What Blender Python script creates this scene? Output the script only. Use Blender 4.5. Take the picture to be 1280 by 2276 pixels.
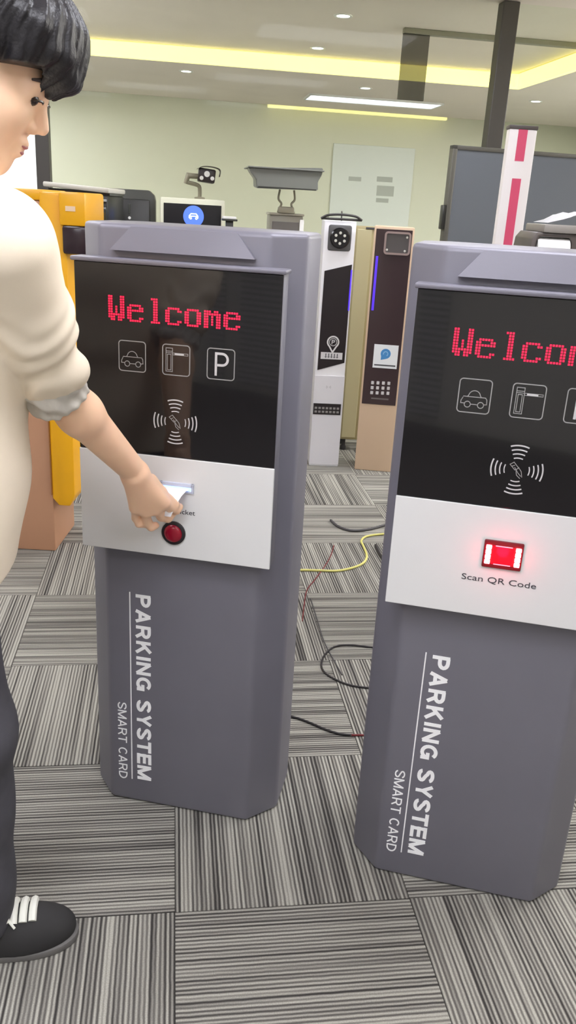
import bpy, bmesh, math, random
import numpy as np
from mathutils import Vector, Matrix
random.seed(7)
PI = math.pi
scene = bpy.context.scene
for o in list(bpy.data.objects): bpy.data.objects.remove(o, do_unlink=True)
C = scene.collection

# ------------------------------------------------------------------ camera
F_PX, PITCH, ROLL, CAM_H = 1853.08, 0.3508, 0.0570, 1.3822
_fw = Vector((0, math.cos(PITCH), -math.sin(PITCH)))
_up0 = Vector((0, math.sin(PITCH), math.cos(PITCH)))
_r = math.cos(ROLL) * Vector((1, 0, 0)) + math.sin(ROLL) * _up0
_u = -math.sin(ROLL) * Vector((1, 0, 0)) + math.cos(ROLL) * _up0
CAM = Vector((0, 0, CAM_H))
cd = bpy.data.cameras.new('camera'); cam = bpy.data.objects.new('camera', cd); C.objects.link(cam)
mw = Matrix((( _r.x, _u.x, -_fw.x, 0), (_r.y, _u.y, -_fw.y, 0), (_r.z, _u.z, -_fw.z, CAM_H), (0, 0, 0, 1)))
cam.matrix_world = mw
cd.sensor_fit = 'VERTICAL'; cd.sensor_height = 36.0; cd.lens = 36.0 * F_PX / 2276.0
cd.clip_start = 0.05; cd.clip_end = 100
scene.camera = cam

# ------------------------------------------------------------------ world, exposure
world = bpy.data.worlds.new('world'); scene.world = world; world.use_nodes = True
world.node_tree.nodes['Background'].inputs[0].default_value = (0.85, 0.92, 1.0, 1)
world.node_tree.nodes['Background'].inputs[1].default_value = 0.6
vs = scene.view_settings
vs.view_transform = 'Standard'; vs.look = 'None'; vs.gamma = 1.0; vs.use_curve_mapping = False
vs.exposure = 0.75
ADDED_PANEL = 9.0; ADDED_FAR_PANEL = 34.0      # emission of the unseen ceiling panels added to light the room
COVE = 0.95           # emission of the cove strip

# pixel -> point helpers (a depth, floor height or plane decides the distance)
def ray(px, py): return _fw + _r * ((px - 640) / F_PX) - _u * ((py - 1138) / F_PX)
def at(px, py, Y): d = ray(px, py); return CAM + d * (Y / d.y)
def onz(px, py, z=0.0): d = ray(px, py); return CAM + d * ((z - CAM_H) / d.z)

# room grid (carpet tiles and walls share it)
GA, GX0, GY0 = 0.1478, -0.1863, 1.3317
EX = Vector((math.cos(GA), math.sin(GA), 0)); EY = Vector((-math.sin(GA), math.cos(GA), 0))
def GP(gx, gy, z=0.0): return EX * gx + EY * gy + Vector((0, 0, z))

# ------------------------------------------------------------------ materials
def lin(c):
    out = []
    for v in c[:3]:
        v = v / 255.0
        out.append(v / 12.92 if v <= 0.04045 else ((v + 0.055) / 1.055) ** 2.4)
    return tuple(out) + (1,)
MATS = {}
def mat(name, col, rough=0.5, metal=0.0, emit=None, estr=0.0, var=0.0, vscale=20.0, bump=0.0, bscale=200.0, spec=0.5, sss=0.0, coat=0.0):
    if name in MATS: return MATS[name]
    m = bpy.data.materials.new(name); m.use_nodes = True; nt = m.node_tree
    b = nt.nodes['Principled BSDF']
    c = lin(col)
    b.inputs['Base Color'].default_value = c
    b.inputs['Roughness'].default_value = rough; b.inputs['Metallic'].default_value = metal
    b.inputs['Specular IOR Level'].default_value = spec
    b.inputs['Coat Weight'].default_value = coat
    if emit is not None:
        b.inputs['Emission Color'].default_value = lin(emit); b.inputs['Emission Strength'].default_value = estr
    if sss > 0:
        b.inputs['Subsurface Weight'].default_value = sss; b.inputs['Subsurface Radius'].default_value = (0.012, 0.005, 0.003)
        b.inputs['Subsurface Scale'].default_value = 0.6
    if var > 0 or bump > 0:
        tc = nt.nodes.new('ShaderNodeTexCoord')
        n = nt.nodes.new('ShaderNodeTexNoise'); n.inputs['Scale'].default_value = vscale; n.inputs['Detail'].default_value = 4
        nt.links.new(tc.outputs['Object'], n.inputs['Vector'])
        if var > 0:
            r = nt.nodes.new('ShaderNodeValToRGB')
            r.color_ramp.elements[0].position = 0.3; r.color_ramp.elements[1].position = 0.7
            r.color_ramp.elements[0].color = tuple(v * (1 - var) for v in c[:3]) + (1,)
            r.color_ramp.elements[1].color = tuple(min(1, v * (1 + var)) for v in c[:3]) + (1,)
            nt.links.new(n.outputs['Fac'], r.inputs['Fac']); nt.links.new(r.outputs['Color'], b.inputs['Base Color'])
        if bump > 0:
            n2 = nt.nodes.new('ShaderNodeTexNoise'); n2.inputs['Scale'].default_value = bscale
            nt.links.new(tc.outputs['Object'], n2.inputs['Vector'])
            bp = nt.nodes.new('ShaderNodeBump'); bp.inputs['Strength'].default_value = bump; bp.inputs['Distance'].default_value = 0.002
            nt.links.new(n2.outputs['Fac'], bp.inputs['Height']); nt.links.new(bp.outputs['Normal'], b.inputs['Normal'])
    MATS[name] = m
    return m

def carpet_mat():
    m = bpy.data.materials.new('striped_carpet'); m.use_nodes = True; nt = m.node_tree; N = nt.nodes; Lk = nt.links
    b = N['Principled BSDF']; b.inputs['Roughness'].default_value = 0.95; b.inputs['Specular IOR Level'].default_value = 0.1
    tc = N.new('ShaderNodeTexCoord'); oi = N.new('ShaderNodeObjectInfo')
    mp = N.new('ShaderNodeMapping'); mp.inputs['Scale'].default_value = (1, 0.012, 0)
    Lk.new(tc.outputs['Object'], mp.inputs['Vector'])
    mul = N.new('ShaderNodeMath'); mul.operation = 'MULTIPLY'; mul.inputs[1].default_value = 37.0; Lk.new(oi.outputs['Random'], mul.inputs[0])
    def noise(scale, det):
        n = N.new('ShaderNodeTexNoise'); n.noise_dimensions = '4D'; n.inputs['Scale'].default_value = scale; n.inputs['Detail'].default_value = det
        Lk.new(mp.outputs['Vector'], n.inputs['Vector']); Lk.new(mul.outputs[0], n.inputs['W']); return n
    n1 = noise(95, 1.0); n2 = noise(28, 1.0)
    # fine regular rib
    wv = N.new('ShaderNodeTexWave'); wv.bands_direction = 'X'; wv.inputs['Scale'].default_value = 34.0; wv.inputs['Distortion'].default_value = 0.6
    wv.inputs['Detail'].default_value = 1.0
    Lk.new(tc.outputs['Object'], wv.inputs['Vector'])
    a = N.new('ShaderNodeMath'); a.operation = 'MULTIPLY'; a.inputs[1].default_value = 0.30; Lk.new(wv.outputs['Fac'], a.inputs[0])
    c = N.new('ShaderNodeMath'); c.operation = 'MULTIPLY_ADD'; c.inputs[1].default_value = 0.75; Lk.new(n1.outputs['Fac'], c.inputs[0]); Lk.new(a.outputs[0], c.inputs[2])
    d = N.new('ShaderNodeMath'); d.operation = 'MULTIPLY_ADD'; d.inputs[1].default_value = 0.35; Lk.new(n2.outputs['Fac'], d.inputs[0]); Lk.new(c.outputs[0], d.inputs[2])
    rp = N.new('ShaderNodeValToRGB'); Lk.new(d.outputs[0], rp.inputs['Fac'])
    e = rp.color_ramp.elements
    e[0].position = 0.48; e[0].color = lin((62, 60, 58)); e[1].position = 0.88; e[1].color = lin((172, 170, 160))
    e2 = rp.color_ramp.elements.new(0.66); e2.color = lin((118, 115, 110))
    # pile speckle
    n3 = N.new('ShaderNodeTexNoise'); n3.inputs['Scale'].default_value = 420; Lk.new(tc.outputs['Object'], n3.inputs['Vector'])
    mx = N.new('ShaderNodeMix'); mx.data_type = 'RGBA'; mx.blend_type = 'OVERLAY'; mx.inputs['Factor'].default_value = 0.35
    Lk.new(rp.outputs['Color'], mx.inputs[6]); Lk.new(n3.outputs['Fac'], mx.inputs[7])
    Lk.new(mx.outputs[2], b.inputs['Base Color'])
    bp = N.new('ShaderNodeBump'); bp.inputs['Strength'].default_value = 0.6; bp.inputs['Distance'].default_value = 0.003
    Lk.new(d.outputs[0], bp.inputs['Height']); Lk.new(bp.outputs['Normal'], b.inputs['Normal'])
    return m

def clear_mat(name, tint, gloss=0.08, rough=0.03, opac=0.0, col=(120, 120, 120)):
    m = bpy.data.materials.new(name); m.use_nodes = True; nt = m.node_tree; N = nt.nodes; Lk = nt.links
    N.remove(N['Principled BSDF']); out = N['Material Output']
    t = N.new('ShaderNodeBsdfTransparent'); t.inputs['Color'].default_value = tint + (1,)
    g = N.new('ShaderNodeBsdfGlossy'); g.inputs['Roughness'].default_value = rough
    s1 = N.new('ShaderNodeMixShader'); s1.inputs[0].default_value = gloss
    Lk.new(t.outputs[0], s1.inputs[1]); Lk.new(g.outputs[0], s1.inputs[2])
    last = s1
    if opac > 0:
        d = N.new('ShaderNodeBsdfDiffuse'); d.inputs['Color'].default_value = lin(col)
        s2 = N.new('ShaderNodeMixShader'); s2.inputs[0].default_value = opac
        Lk.new(s1.outputs[0], s2.inputs[1]); Lk.new(d.outputs[0], s2.inputs[2]); last = s2
    Lk.new(last.outputs[0], out.inputs['Surface'])
    return m

# ------------------------------------------------------------------ mesh helpers
def tag(o, label=None, cat=None, group=None, kind=None):
    if label: o['label'] = label
    if cat: o['category'] = cat
    if group: o['group'] = group
    if kind: o['kind'] = kind
    return o
def link(o, parent=None):
    C.objects.link(o)
    if parent is not None: o.parent = parent
    return o
def thing(name, label, cat, loc, rz=0.0, group=None):
    o = bpy.data.objects.new(name, None); o.empty_display_size = 0.1
    o.location = loc; o.rotation_euler = (0, 0, rz); link(o)
    return tag(o, label, cat, group)
def obj(name, bm, m, parent=None, smooth=False, loc=None, rz=0.0):
    me = bpy.data.meshes.new(name)
    bmesh.ops.recalc_face_normals(bm, faces=bm.faces)
    bm.to_mesh(me); bm.free()
    me.materials.append(m)
    if smooth:
        me.polygons.foreach_set('use_smooth', [True] * len(me.polygons))
        me.set_sharp_from_angle(angle=math.radians(40))
    o = bpy.data.objects.new(name, me)
    if loc is not None: o.location = loc
    o.rotation_euler = (0, 0, rz)
    return link(o, parent)
def add_box(bm, x0, x1, y0, y1, z0, z1, bev=0.0, seg=2, M=None):
    t = bmesh.new()
    vs_ = [t.verts.new((x, y, z)) for x in (x0, x1) for y in (y0, y1) for z in (z0, z1)]
    for f in ((0, 1, 3, 2), (4, 6, 7, 5), (0, 4, 5, 1), (2, 3, 7, 6), (0, 2, 6, 4), (1, 5, 7, 3)): t.faces.new([vs_[i] for i in f])
    bmesh.ops.recalc_face_normals(t, faces=t.faces)
    if bev > 0: bmesh.ops.bevel(t, geom=list(t.edges), offset=bev, segments=seg, affect='EDGES', profile=0.5)
    if M is not None: bmesh.ops.transform(t, matrix=M, verts=t.verts)
    me = bpy.data.meshes.new('tmp'); t.to_mesh(me); t.free(); bm.from_mesh(me); bpy.data.meshes.remove(me)
    return bm
def box(x0, x1, y0, y1, z0, z1, bev=0.0, seg=2): return add_box(bmesh.new(), x0, x1, y0, y1, z0, z1, bev, seg)
def prism(pts, z0, z1, bev=0.0, seg=3, M=None, only_vertical=False):
    bm = bmesh.new()
    a = [bm.verts.new((x, y, z0)) for x, y in pts]; b = [bm.verts.new((x, y, z1)) for x, y in pts]
    n = len(pts)
    bm.faces.new(a[::-1]); bm.faces.new(b); vert = []
    for i in range(n):
        j = (i + 1) % n; bm.faces.new((a[i], a[j], b[j], b[i]))
    bmesh.ops.recalc_face_normals(bm, faces=bm.faces)
    if bev > 0:
        ed = [e for e in bm.edges if (not only_vertical) or abs(e.verts[0].co.z - e.verts[1].co.z) > 1e-6]
        bmesh.ops.bevel(bm, geom=ed, offset=bev, segments=seg, affect='EDGES', profile=0.5)
    if M is not None: bmesh.ops.transform(bm, matrix=M, verts=bm.verts)
    return bm
def tube(pts, r, n=8, caps=True, bm=None):
    bm = bm or bmesh.new(); rings = []
    pts = [Vector(p) for p in pts]; prev = None
    for i, p in enumerate(pts):
        t = (pts[min(i + 1, len(pts) - 1)] - pts[max(i - 1, 0)]).normalized()
        ref = prev if prev is not None else (Vector((0, 0, 1)) if abs(t.z) < 0.9 else Vector((1, 0, 0)))
        a = (ref - t * ref.dot(t)).normalized(); prev = a; b = t.cross(a)
        rr = r[i] if isinstance(r, (list, tuple)) else r
        rings.append([bm.verts.new(p + a * (math.cos(2 * PI * k / n) * rr) + b * (math.sin(2 * PI * k / n) * rr)) for k in range(n)])
    for q, w in zip(rings, rings[1:]):
        for k in range(n): bm.faces.new((q[k], q[(k + 1) % n], w[(k + 1) % n], w[k]))
    if caps: bm.faces.new(rings[0][::-1]); bm.faces.new(rings[-1])
    return bm
def smooth_path(pts, k=6):
    P = [Vector(p) for p in pts]; out = []
    P = [P[0] * 2 - P[1]] + P + [P[-1] * 2 - P[-2]]
    for i in range(1, len(P) - 2):
        for s in range(k):
            t = s / k; a, b, c, d = P[i - 1], P[i], P[i + 1], P[i + 2]
            out.append(0.5 * ((2 * b) + (c - a) * t + (2 * a - 5 * b + 4 * c - d) * t * t + (3 * b - a - 3 * c + d) * t ** 3))
    out.append(P[-2]); return out
def lathe(prof, n=32, M=None, bm=None, caps=True):
    bm2 = bmesh.new(); rings = []
    for r_, z in prof:
        rings.append([bm2.verts.new((r_ * math.cos(2 * PI * k / n), r_ * math.sin(2 * PI * k / n), z)) for k in range(n)] if r_ > 1e-6 else [bm2.verts.new((0, 0, z))])
    for q, w in zip(rings, rings[1:]):
        for k in range(n):
            k2 = (k + 1) % n
            if len(q) == 1 and len(w) == 1: continue
            if len(q) == 1: bm2.faces.new((q[0], w[k2], w[k]))
            elif len(w) == 1: bm2.faces.new((q[k], q[k2], w[0]))
            else: bm2.faces.new((q[k], q[k2], w[k2], w[k]))
    if caps and len(rings[0]) > 1: bm2.faces.new(rings[0][::-1])
    if caps and len(rings[-1]) > 1: bm2.faces.new(rings[-1])
    if M is not None: bmesh.ops.transform(bm2, matrix=M, verts=bm2.verts)
    if bm is None: return bm2
    me = bpy.data.meshes.new('tmp'); bm2.to_mesh(me); bm2.free(); bm.from_mesh(me); bpy.data.meshes.remove(me); return bm
FRONT = Matrix.Rotation(PI / 2, 4, 'X')       # lathe axis z -> -y (towards the viewer)

# flat print on a front face: coordinates (u, z) at local y = yy
def ribbon(bm, pts, w, yy, closed=False, th=0.0006):
    P = [Vector((p[0], p[1])) for p in pts]; n = len(P); L_, R_ = [], []
    for i in range(n):
        a = P[i - 1] if (i > 0 or closed) else P[i]; b = P[(i + 1) % n] if (i < n - 1 or closed) else P[i]
        d1 = (P[i] - a); d2 = (b - P[i])
        d1 = d1.normalized() if d1.length > 1e-9 else d2.normalized(); d2 = d2.normalized() if d2.length > 1e-9 else d1
        t = (d1 + d2); t = t.normalized() if t.length > 1e-6 else d1
        nn = Vector((-t.y, t.x)); k = 1 / max(0.5, nn.dot(Vector((-d1.y, d1.x))))
        l, r = P[i] + nn * (w / 2 * k), P[i] - nn * (w / 2 * k)
        L_.append(bm.verts.new((l.x, yy, l.y))); R_.append(bm.verts.new((r.x, yy, r.y)))
    for i in range(n if closed else n - 1):
        j = (i + 1) % n; bm.faces.new((L_[i], L_[j], R_[j], R_[i]))
def arc(cx, cz, r, a0, a1, n=10): return [(cx + r * math.cos(math.radians(a0 + (a1 - a0) * i / n)), cz + r * math.sin(math.radians(a0 + (a1 - a0) * i / n))) for i in range(n + 1)]
def rrect(x0, x1, z0, z1, r):
    return arc(x1 - r, z1 - r, r, 0, 90, 4) + arc(x0 + r, z1 - r, r, 90, 180, 4) + arc(x0 + r, z0 + r, r, 180, 270, 4) + arc(x1 - r, z0 + r, r, 270, 360, 4)
def poly(bm, pts, yy): bm.faces.new([bm.verts.new((x, yy, z)) for x, z in pts])
def solidify_print(bm, th=0.0007):
    r = bmesh.ops.extrude_face_region(bm, geom=list(bm.faces))
    bmesh.ops.translate(bm, vec=(0, th, 0), verts=[v for v in r['geom'] if isinstance(v, bmesh.types.BMVert)])
    return bm
def text_bm(s, size, M, bold=0.0, extrude=0.0004, shear=0.0, spacing=1.0, width=None):
    cu = bpy.data.curves.new('txt', 'FONT'); cu.body = s; cu.size = size; cu.offset = bold; cu.extrude = extrude; cu.shear = shear; cu.space_character = spacing
    cu.align_x = 'LEFT'; cu.resolution_u = 3
    o = bpy.data.objects.new('txt', cu); C.objects.link(o)
    dg = bpy.context.evaluated_depsgraph_get(); me = bpy.data.meshes.new_from_object(o.evaluated_get(dg))
    bm = bmesh.new(); bm.from_mesh(me); bpy.data.meshes.remove(me); bpy.data.objects.remove(o); bpy.data.curves.remove(cu)
    xs = [v.co.x for v in bm.verts]; x0, x1 = min(xs), max(xs)
    sc = (width / (x1 - x0)) if width else 1.0
    for v in bm.verts: v.co.x = (v.co.x - x0) * sc
    bmesh.ops.transform(bm, matrix=M, verts=bm.verts)
    return bm
def frame_mat(origin, xdir, ydir):
    x = Vector(xdir).normalized(); y = Vector(ydir).normalized(); z = x.cross(y)
    return Matrix(((x.x, y.x, z.x, origin[0]), (x.y, y.y, z.y, origin[1]), (x.z, y.z, z.z, origin[2]), (0, 0, 0, 1)))

# stroke letters, cap height 1: list of polylines per letter
def letter_strokes(c, w):
    h = w / 2; t = 1 - h
    def bow(x0, y0, y1, x1): r = (y1 - y0) / 2; return [(x0, y1), (x1 - r, y1)] + arc(x1 - r, (y0 + y1) / 2, r, 90, -90, 8) + [(x0, y0)]
    if c == 'P': return 0.64, [[(h, 0), (h, 1)], bow(h, 0.44, t, 0.64 - h)]
    if c == 'R': return 0.70, [[(h, 0), (h, 1)], bow(h, 0.46, t, 0.66 - h), [(0.38, 0.46), (0.70 - h * 1.1, 0)]]
    if c == 'A': return 0.74, [[(h * 1.1, 0), (0.37, 1 - h * 0.2)], [(0.37, 1 - h * 0.2), (0.74 - h * 1.1, 0)], [(0.17, 0.30), (0.57, 0.30)]]
    if c == 'K': return 0.72, [[(h, 0), (h, 1)], [(h, 0.36), (0.66 - h, 1)], [(0.30, 0.58), (0.72 - h * 1.2, 0)]]
    if c == 'I': return w, [[(h, 0), (h, 1)]]
    if c == 'N': return 0.70, [[(h, 0), (h, 1)], [(h, 1 - h * 0.3), (0.70 - h, h * 0.3)], [(0.70 - h, 0), (0.70 - h, 1)]]
    def rnd(x0, x1, a0, a1):
        cx = (x0 + x1) / 2; rx, ry = (x1 - x0) / 2 - h, 0.5 - h
        return [(cx + rx * math.cos(math.radians(a0 + (a1 - a0) * i / 16)), 0.5 + ry * math.sin(math.radians(a0 + (a1 - a0) * i / 16))) for i in range(17)]
    if c == 'C': return 0.72, [rnd(0, 0.74, 42, 318)]
    if c == 'G': return 0.76, [rnd(0, 0.76, 42, 330), [(0.76 - h, 0.02), (0.76 - h, 0.44), (0.42, 0.44)]]
    if c == 'S': return 0.66, [[(0.66 - h, 0.74)] + [(0.33 + (0.33 - h) * math.cos(math.radians(a)), 0.745 + (0.255 - h) * math.sin(math.radians(a))) for a in range(20, 251, 23)] + [(0.33, 0.50)] + [(0.33 + (0.33 - h) * math.cos(math.radians(a)), 0.265 + (0.265 - h) * math.sin(math.radians(a))) for a in range(60, -171, -23)] + [(h, 0.27)]]
    if c == 'Y': return 0.70, [[(h * 1.1, 1), (0.35, 0.42)], [(0.70 - h * 1.1, 1), (0.35, 0.42)], [(0.35, 0.46), (0.35, 0)]]
    if c == 'T': return 0.62, [[(0, t), (0.62, t)], [(0.31, 1), (0.31, 0)]]
    if c == 'E': return 0.58, [[(h, 0), (h, 1)], [(0, t), (0.58, t)], [(0, 0.52), (0.54, 0.52)], [(0, h), (0.58, h)]]
    if c == 'M': return 0.84, [[(h, 0), (h, 1)], [(h, 1 - h * 0.3), (0.42, h * 0.4)], [(0.42, h * 0.4), (0.84 - h, 1 - h * 0.3)], [(0.84 - h, 0), (0.84 - h, 1)]]
    if c == 'D': return 0.70, [[(h, 0), (h, 1)], bow(h, h, t, 0.72 - h)]
    return 0.30, []
def line_width(s, w, gap): return sum(letter_strokes(c, w)[0] + gap for c in s) - gap
def word_bm(s, w, gap, x_start, sx, H, origin_z, u0, yy):
    # reads downwards: text x -> -z, text y -> +u ; returns mesh and end cursor
    b = bmesh.new(); x = x_start
    for c in s:
        wd, st = letter_strokes(c, w)
        for q, pl_ in enumerate(st): ribbon(b, [(u0 + y * H, origin_z - (x + px) * sx) for px, y in pl_], w * (H + sx) / 2, yy - 0.00003 * q)
        x += wd + gap
    solidify_print(b, 0.0009)
    return b, x

# ------------------------------------------------------------------ the setting
ROOM_X0, ROOM_X1, ROOM_Y0, ROOM_Y1 = -3.7, 5.2, -2.6, 11.0
Z_LOW, Z_TRAY = 2.50, 2.62
m_wall = mat('pale_green_wall', (230, 230, 210), 0.5, var=0.02, vscale=1.5)
m_plain = mat('pale_wall', (224, 222, 214), 0.7, var=0.02, vscale=2)
m_ceil = mat('ceiling_paint', (238, 228, 220), 0.85, var=0.02, vscale=3)
m_dark = mat('dark_metal_frame', (74, 71, 68), 0.45, 0.2)
def room(name, x0, x1, y0, y1, z0, z1, m, bev=0.0, parent=None):
    o = obj(name, box(x0, x1, y0, y1, z0, z1, bev), m, parent, rz=GA if parent is None else 0)
    if parent is None: tag(o, kind='structure')
    return o
fl = room('floor', ROOM_X0, ROOM_X1, ROOM_Y0, ROOM_Y1, -0.12, -0.006, mat('floor_backing', (112, 109, 104), 0.95, var=0.15, vscale=60))
tag(fl, 'grey striped carpet tile floor laid in quarter turns')
# carpet tiles: 280 pieces sharing one mesh, each quarter-turned against its neighbours
cm = carpet_mat(); S = 0.5
tb = box(-S / 2 + 0.0006, S / 2 - 0.0006, -S / 2 + 0.0006, S / 2 - 0.0006, -0.006, 0.0)
tile_me = bpy.data.meshes.new('carpet_tile'); bmesh.ops.recalc_face_normals(tb, faces=tb.faces); tb.to_mesh(tile_me); tb.free(); tile_me.materials.append(cm)
g0 = Vector((GX0, GY0, 0)); ox, oy = g0.dot(EX), g0.dot(EY)
for j in range(-4, 17):
    for i in range(-6, 8):
        cx, cy = ox + (i + 0.5) * S, oy + (j + 0.5) * S
        if cy > 9.3: continue
        o = bpy.data.objects.new('carpet_tile', tile_me); o.location = (cx, cy, 0)
        o.rotation_euler = (0, 0, (0 if (i + j) % 2 == 0 else PI / 2) + (PI if (i * 7 + j * 3) % 2 else 0))
        link(o, fl)
T = 0.12
room('wall_back', ROOM_X0, ROOM_X1, ROOM_Y1, ROOM_Y1 + T, -0.12, 2.9, m_wall)
room('wall_left', ROOM_X0 - T, ROOM_X0, ROOM_Y0 - T, ROOM_Y1 + T, -0.12, 2.9, m_plain)
room('wall_right', ROOM_X1, ROOM_X1 + T, ROOM_Y0 - T, ROOM_Y1 + T, -0.12, 2.9, m_plain)
wf = room('wall_front', ROOM_X0, ROOM_X1, ROOM_Y0 - T, ROOM_Y0, -0.12, 2.9, m_plain)
sb = box(-0.5, 0.5, 0.0, 0.03, 0.0, 0.022); slat_me = bpy.data.meshes.new('slat'); bmesh.ops.recalc_face_normals(sb, faces=sb.faces); sb.to_mesh(slat_me); sb.free(); slat_me.materials.append(mat('slat_white', (244, 244, 244), 0.5))
for x0, x1 in ((-2.62, -2.22), (-2.90, -2.76), (-1.48, -1.26)):
    room('grille_back', x0, x1, ROOM_Y0, ROOM_Y0 + 0.01, 0.05, 1.30, mat('grille_dark', (70, 70, 72), 0.6), parent=wf)
    for k in range(28):
        o = bpy.data.objects.new('slat', slat_me); o.location = ((x0 + x1) / 2, ROOM_Y0 + 0.01, 0.07 + k * 0.043); o.scale = (x1 - x0, 1, 1); link(o, wf)
# ceiling: raised tray in the middle, lower border round it
TX0, TX1, TY0, TY1 = -3.0, 3.07, -2.0, 8.1
ce = room('ceiling', ROOM_X0, ROOM_X1, ROOM_Y0, ROOM_Y1, Z_TRAY + 0.12, Z_TRAY + 0.24, m_ceil)
tag(ce, 'tan grey ceiling with a raised tray')
room('tray_panel', TX0, TX1, TY0, TY1, Z_TRAY, Z_TRAY + 0.12, m_ceil, parent=ce)
for nm, a in (('border_panel', (ROOM_X0, ROOM_X1, TY1 + 0.06, ROOM_Y1 - 0.16)), ('border_panel', (TX1 + 0.06, ROOM_X1, ROOM_Y0, TY1 + 0.06)),
              ('border_panel', (ROOM_X0, TX0, ROOM_Y0, TY1 + 0.06)), ('border_panel', (TX0, TX1 + 0.06, ROOM_Y0, TY0))):
    room(nm, *a, Z_LOW, Z_TRAY + 0.12, m_ceil, parent=ce)
m_cove = mat('warm_cove_light', (250, 246, 180), 0.6, emit=(255, 243, 140), estr=COVE)
m_cove2 = mat('faint_cove_light', (244, 240, 186), 0.6, emit=(250, 240, 160), estr=0.42)
def cove(name, x0, x1, y0, y1, z0, z1, label, m_cove=m_cove):
    o = obj(name, box(x0, x1, y0, y1, z0, z1, 0.01), m_cove, rz=GA); tag(o, label, 'cove light', 'warm cove lights')
cove('cove_light', TX0 + 0.01, TX1 + 0.055, TY1 + 0.005, TY1 + 0.055, Z_LOW - 0.005, Z_TRAY - 0.002, 'long glowing yellow cove light across the far ceiling step')
cove('cove_light', TX1 + 0.005, TX1 + 0.055, TY0 + 0.01, TY1 - 0.01, Z_LOW - 0.005, Z_TRAY - 0.002, 'glowing yellow cove light running towards the camera behind the dark post')
cove('cove_light', 1.1, 3.3, ROOM_Y1 - 0.15, ROOM_Y1 - 0.08, Z_LOW - 0.03, Z_LOW + 0.02, 'faint yellow cove light at the top of the back wall', m_cove2)

# ceiling light panels (frame + diffuser; all but the bluish one are added) and round downlights
m_added = mat('added_diffuser', (240, 244, 250), 0.5, emit=(245, 246, 254), estr=ADDED_PANEL)
m_added_far = mat('added_far_diffuser', (240, 244, 250), 0.5, emit=(248, 247, 250), estr=ADDED_FAR_PANEL)
m_diffc = mat('cool_light_diffuser', (230, 236, 255), 0.5, emit=(225, 232, 255), estr=1.1)
m_white = mat('white_plastic', (232, 232, 230), 0.4)
def ceiling_panel(gx, gy, w, d, z, label, m, group=None):
    t = thing('ceiling_light', label, 'ceiling light', GP(gx, gy, z), GA, group)
    b = bmesh.new()
    for x0, x1, y0, y1 in ((-w / 2, w / 2, -d / 2, -d / 2 + .02), (-w / 2, w / 2, d / 2 - .02, d / 2), (-w / 2, -w / 2 + .02, -d / 2, d / 2), (w / 2 - .02, w / 2, -d / 2, d / 2)):
        add_box(b, x0, x1, y0, y1, -0.02, 0.0)
    obj('frame', b, m_white, t)
    obj('diffuser', box(-w / 2 + .02, w / 2 - .02, -d / 2 + .02, d / 2 - .02, -0.014, -0.001), m, t)
for gx, gy, lb in ((-1.4, -0.9, 'added ceiling light panel behind the camera on the left'), (1.0, -0.9, 'added ceiling light panel behind the camera on the right'),
                   (-1.4, 1.6, 'added ceiling light panel above the person'), (1.0, 1.6, 'added ceiling light panel above the two grey terminals'),
                   (-1.2, 4.2, 'added ceiling light panel above the yellow gate machine'), (1.2, 4.2, 'added ceiling light panel above the slim terminals'), (-0.2, 0.3, 'added ceiling light panel above the camera'),
                   (-2.2, 6.6, 'added ceiling light panel over the far left of the room')):
    ceiling_panel(gx, gy, 1.2, 0.6, Z_TRAY - 0.001, lb, m_added if gy < 5 else m_added_far, 'added light panels in the ceiling tray')  # unseen tray panels, added to light the terminals, person and far left
ceiling_panel(2.12, 9.75, 1.45, 0.45, Z_LOW - 0.001, 'bluish white light panel in the far lower ceiling', m_diffc)
for gy, lb in ((5.0, 'added ceiling light panel in the right border, nearest'), (7.2, 'added ceiling light panel in the right border, middle'), (3.0, 'added ceiling light panel in the right border, beside the big display')):
    ceiling_panel(4.6, gy, 0.6, 1.2, Z_LOW - 0.001, lb, m_added_far, 'added light panels in the ceiling border')  # added out of view to brighten the back wall and ceiling
ceiling_panel(-1.9, 9.75, 1.45, 0.45, Z_LOW - 0.001, 'added white light panel in the far left ceiling', m_added)  # extra panel added to light the back of the room
m_spot = mat('downlight_glow', (255, 250, 235), 0.5, emit=(255, 250, 235), estr=9)
def downlight(gx, gy, z, label):
    t = thing('downlight', label, 'downlight', GP(gx, gy, z), GA, 'round ceiling downlights')
    obj('trim_ring', lathe([(0.045, -0.004), (0.062, -0.006), (0.066, 0.0), (0.045, 0.0), (0.045, -0.004)], 24, None, None, False), m_white, t, True)
    obj('lens', lathe([(0.0, -0.003), (0.044, -0.003), (0.044, 0.0), (0.0, 0.0)], 20), m_spot, t)
for gx, gy, z, lb in ((1.138, 6.40, Z_TRAY, 'round downlight at the top centre, nearest in the raised ceiling'), (1.17, 7.68, Z_TRAY, 'round downlight just above the yellow cove light'),
                      (0.11, 8.66, Z_LOW, 'leftmost round downlight, below the yellow cove light'), (1.84, 8.85, Z_LOW, 'round downlight in front of the bluish light panel'),
                      (3.58, 8.85, Z_LOW, 'round downlight right of the dark post'), (2.75, 7.6, Z_TRAY, 'round downlight just left of the dark post')):
    downlight(gx, gy, z, lb)
# smoked panel and rail hanging from the tray
cf = thing('hanging_frame', 'dark smoked frame hanging from the ceiling left of the post', 'hanging frame', GP(1.62, 6.62, Z_TRAY), GA)
obj('rail', box(-0.0, 1.42, -0.03, 0.03, -0.034, 0.0, 0.004), mat('grey_rail', (150, 146, 134), 0.6), cf)
obj('smoked_panel', box(0.0, 0.195, -0.012, 0.012, -0.46, -0.034, 0.003), clear_mat('smoked_glass', (0.55, 0.54, 0.52), 0.04, 0.2, 0.25, (110, 108, 105)), cf)

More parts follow.
